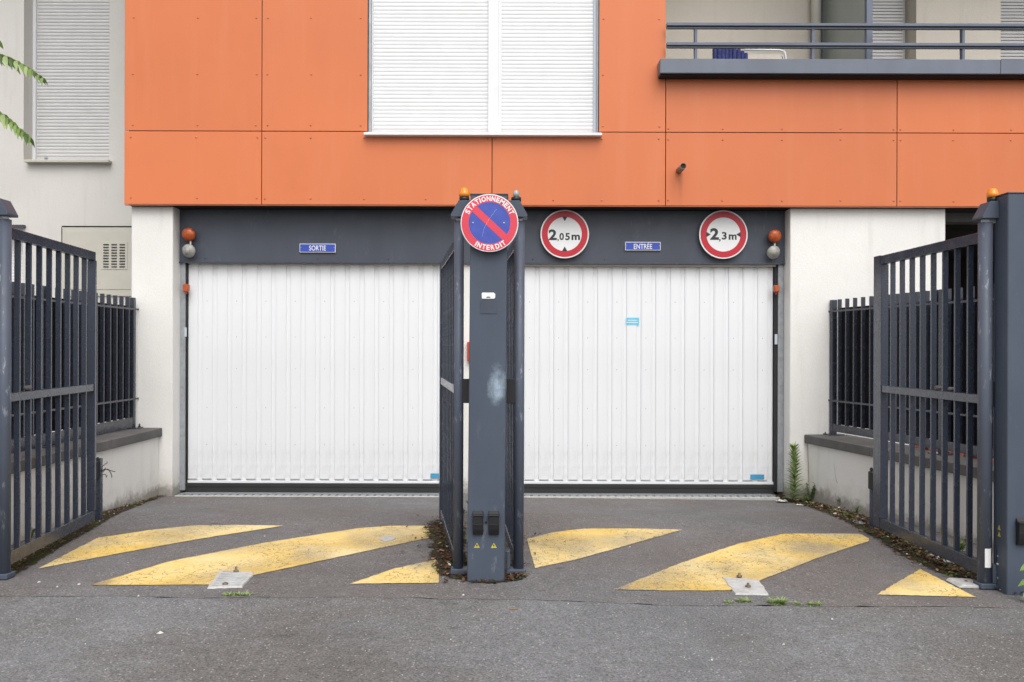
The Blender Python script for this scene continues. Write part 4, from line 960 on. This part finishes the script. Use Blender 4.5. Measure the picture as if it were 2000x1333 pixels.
# grass tufts in the seam
def grass(px, py, wpx, n_, L, lab):
    x0, y0 = GP(px, py); w_ = wpx*y0/F; mb = MB()
    for _ in range(n_):
        x = x0+random.uniform(-.5, .5)*w_; y = y0+random.uniform(-.012, .012); a = random.random()*6.28; e_ = random.uniform(.35, 1.5)
        mb.leaf((x, y, G(x, y)), (math.cos(a), math.sin(a), e_), (0, 0, 1), 1.35*L*random.uniform(.5, 1.1), .006, .35, 3, random.choice((0, 1, 1)))
    solo('grass_tuft', mb, ['leaf_green', 'leaf_light'], lab, 'grass', 'grass tufts growing in the asphalt seam')
grass(465, 1163, 54, 120, .026, 'low strip of grass in the seam in front of the left ribbed plate')
grass(1518, 1179, 26, 130, .050, 'tallest grass tuft in the seam right of the cement patch')
grass(1452, 1176, 24, 70, .034, 'grass tuft in the seam directly below the cement patch'); grass(1424, 1178, 12, 30, .024, 'small grass tuft at the left end of the right-hand row')
grass(1591, 1182, 24, 80, .028, 'wide low grass tuft, rightmost in the seam'); grass(1559, 1181, 14, 30, .022, 'tiny grass tuft between two larger ones in the seam')
# cigarette end
x, y = GP(1003, 1192); z = G(x, y)+.004
solo('cigarette_end', MB().tube([(x-.021, y, z), (x+.021, y+.006, z)], .004, 8), 'leaf_tan', 'cigarette end lying on the pavement in front of the central post', 'cigarette end')
# rubbish
def crumple(px, py, r, mat, lab, nm='crumpled_paper', cat='rubbish'):
    x, y = GP(px, py); z = G(x, y)+.008; mb = MB(); n_ = 9
    for i in range(n_+1):
        for j in range(n_+1):
            a, b = i/n_-.5, j/n_-.5; mb.v.append((x+a*r*2, y+b*r*1.8, z+r*.45*abs(noise.noise((a*5, b*5, px)))+r*.25*random.random()*.6))
    for i in range(n_):
        for j in range(n_):
            if math.hypot(i-4, j-4) < 4.6+1.2*noise.noise((i*.7, j*.7, px)): a = i*(n_+1)+j; mb.face([a, a+n_+1, a+n_+2, a+1])
    solo(nm, mb, mat, lab, cat)
crumple(1822, 1091, .035, 'litter_white', 'crumpled white paper in the leaves under the right gate')
crumple(1527, 982, .05, 'litter_white', 'flattened white scrap beside the tall green weed')
crumple(1562, 989, .03, 'litter_white', 'small white scrap in the dirt by the low wall')
crumple(74, 1076, .022, 'litter_blue', 'small blue wrapper under the left gate')
crumple(1862, 1103, .05, 'cement_patch', 'grey flat wrapper under the bottom rail of the right gate')

# ================================================================== PLANTS
def weed(px, py, hpx, lab):
    x, y = GP(px, py); y = min(y, 7.95); z = G(x, y); h = hpx*y/F
    t = thing('tall_weed', lab, 'plant', (x, y, z))
    stem = lambda f: Vector((x+.012*math.sin(f*3), y, z+h*.93*f))
    part('stem', MB().tube([stem(i/8) for i in range(9)], [.006-.0004*i for i in range(9)], 7), 'stem_green', t)
    mb = MB()
    for i in range(170):
        f = .02+.98*(i/170)**.85; a = i*2.399; L = .15*(1.05-.5*f)*random.uniform(.8, 1.15)
        if f < .25: L *= .9
        mb.leaf(stem(f), (math.cos(a), math.sin(a), .5+.75*f), (0, 0, 1), L, .020, .35-.2*f, 3, random.choice((0, 1, 1, 1, 2)))
    part('foliage', mb, ['leaf_green', 'leaf_light', 'leaf_dark'], t, stuff=True)
weed(1531, 972, 116, 'tall green weed with narrow leaves beside the right garage door')
def bush(px, py, hpx, wpx, n_, lab, mats=('leaf_dark', 'leaf_green'), L=.035, dry=0):
    x, y = GP(px, py); y = min(y, 7.97) if px > 1500 and px < 1600 else y; x -= .04 if px > 1560 else 0; z = G(x, y); h = hpx*y/F; w_ = wpx*y/F
    t = thing('weed', lab, 'plant', (x, y, z)); sm_ = MB(); lf = MB()
    for s in range(5):
        a = random.random()*6.28; tip = Vector((x+math.cos(a)*w_*.4, y+math.sin(a)*w_*.4, z+h*random.uniform(.7, 1)))
        b0 = Vector((x+random.uniform(-.01, .01), y, z)); sm_.tube([b0, b0.lerp(tip, .5)+Vector((0, 0, h*.08)), tip], [.003, .0025, .001], 5)
        for i in range(n_//5):
            f = random.uniform(.15, 1); p_ = b0.lerp(tip, f); a2 = random.random()*6.28
            lf.leaf(p_, (math.cos(a2), math.sin(a2), random.uniform(0, .8)), (0, 0, 1), L*random.uniform(.5, 1.1), L*.6, .3, 3, random.randrange(len(mats)))
    part('stem', sm_, 'stem_dry' if dry else 'stem_green', t); part('foliage', lf, list(mats), t, stuff=True)
bush(1573, 973, 40, 18, 80, 'dark leafy weed at the corner where the low wall meets the white wall')
bush(1592, 976, 44, 22, 40, 'reddish-stemmed weed with sparse leaves beside the dry stalk', ('leaf_dark', 'leaf_brown', 'leaf_green'), .03, 1)
bush(1613, 982, 14, 30, 60, 'low green weed at the foot of the right low wall', L=.028)
bush(1652, 994, 26, 16, 30, 'small sprig at the foot of the wall under a thin dry stalk', L=.028)
bush(1680, 1006, 18, 16, 30, 'small sprig nearest the right catch post', L=.028)
bush(1555, 970, 16, 26, 90, 'low bright green weed at the base of the tallest one', ('leaf_green', 'leaf_light'), .03)
bush(60, 1052, 22, 26, 50, 'green weed growing behind the bars of the left gate', L=.03)
bush(1888, 1082, 34, 26, 60, 'green weed growing behind the bars of the right gate', L=.04)
bush(1858, 1070, 20, 16, 30, 'small green sprig behind the middle bars of the right gate', L=.03)
bush(915, 988, 12, 16, 30, 'tiny green sprig behind the central post', L=.02)
for px, py, hh, lab, lean_ in ((1591, 978, 128, 'long dry reddish stalk leaning on the low wall', -.02), (1655, 993, 88, 'thin dry twig standing against the right low wall', -.07)):
    x, y = GP(px, py); x -= .05; y -= .02; z = G(x, y); h = hh*y/F
    mb = MB().tube([(x, y, z), (x-.01, y, z+h*.3), (x+lean_*.8, y+.01, z+h*.65), (x+lean_, y+.02, z+h)], [.004, .0032, .0022, .001] if hh > 100 else [.002, .0018, .0013, .0008], 6)
    for i in range(6):
        f = .15+.12*i; p_ = Vector((x-.01*f, y, z+h*f)); mb.tube([p_, p_+Vector((random.uniform(-.04, .04), random.uniform(-.02, .02), .05))], [.0014, .0006], 4)
    solo('dry_stalk', mb, 'stem_dry', lab, 'dry stalk')
# hanging tree branches, upper left
tb = thing('tree_branch', 'green leafy tree branches hanging into the upper left corner', 'tree', tuple(U(-120, 150, 4.3)))
d = 4.3; P = lambda px, py, dd=0: U(px, py, d+dd)
part('branch', MB().tube([P(-260, -160, .1), P(-180, -20), P(-130, 60), P(-70, 85)], [.02, .014, .009, .004], 8).tube([P(-180, -20), P(-150, 120), P(-90, 180)], [.012, .008, .004], 8), 'stem_dry', tb)
def frond(pts, L0, L1, dd, seed):
    random.seed(seed); pts = [P(px, py, dd) for px, py in pts]; st_ = MB().tube(pts, [.003]*(len(pts)-1)+[.001], 6)
    fr = part('frond', st_, 'stem_green', tb); mb = MB(); n_ = 15
    for i in range(n_):
        f = i/(n_-1)*(len(pts)-1); k = min(int(f), len(pts)-2); p_ = pts[k].lerp(pts[k+1], f-k); tdir = (pts[k+1]-pts[k]).normalized()
        for s in (-1, 1):
            L = (L0+(L1-L0)*i/n_)*random.uniform(.85, 1.15)
            dv = tdir*.75+Vector((0, s*.8, -.25 if s > 0 else -.75))+Vector((random.uniform(-.15, .15), random.uniform(-.2, .2), random.uniform(-.25, .15)))
            mb.leaf(p_, dv, (0, -1, .5), L*1.1, L*.46, .45, 4, random.choice((0, 0, 1, 2)))
    part('leaflet', mb, ['leaf_green', 'leaf_light', 'leaf_dark'], fr, stuff=True)
frond([(-70, 85), (-20, 100), (20, 113), (55, 132), (82, 152)], .078, .034, 0, 1)
frond([(-90, 180), (-40, 200), (0, 220), (25, 240), (45, 258), (57, 268)], .072, .034, -.1, 2)
frond([(-70, 60), (-40, 62), (-15, 70), (-4, 78)], .06, .035, .1, 3)
# broad leaf by the right post
t = thing('leafy_sprout', 'broad green leaf sprouting at the foot of the right post by the photo edge', 'plant', (XU(2015, 4.55), 4.55, G(2.7, 4.55)))
x, y = XU(2018, 4.55), 4.55; z = G(x, y)
part('stem', MB().tube([(x, y, z), (x-.01, y, z+.08), (x-.015, y, z+.17)], [.004, .003, .002], 6), 'stem_green', t)
for zz, dv, L in ((.17, (-.7, -.3, .5), .10), (.10, (-.9, -.2, .35), .085), (.05, (-.8, -.4, .2), .07), (.14, (.6, -.3, .4), .09), (.03, (-.6,-.6,.1), .06)):
    part('leaf', MB().leaf((x-.01, y, z+zz), dv, (0, -.5, 1), L, L*.6, .5, 4), 'leaf_green', t)
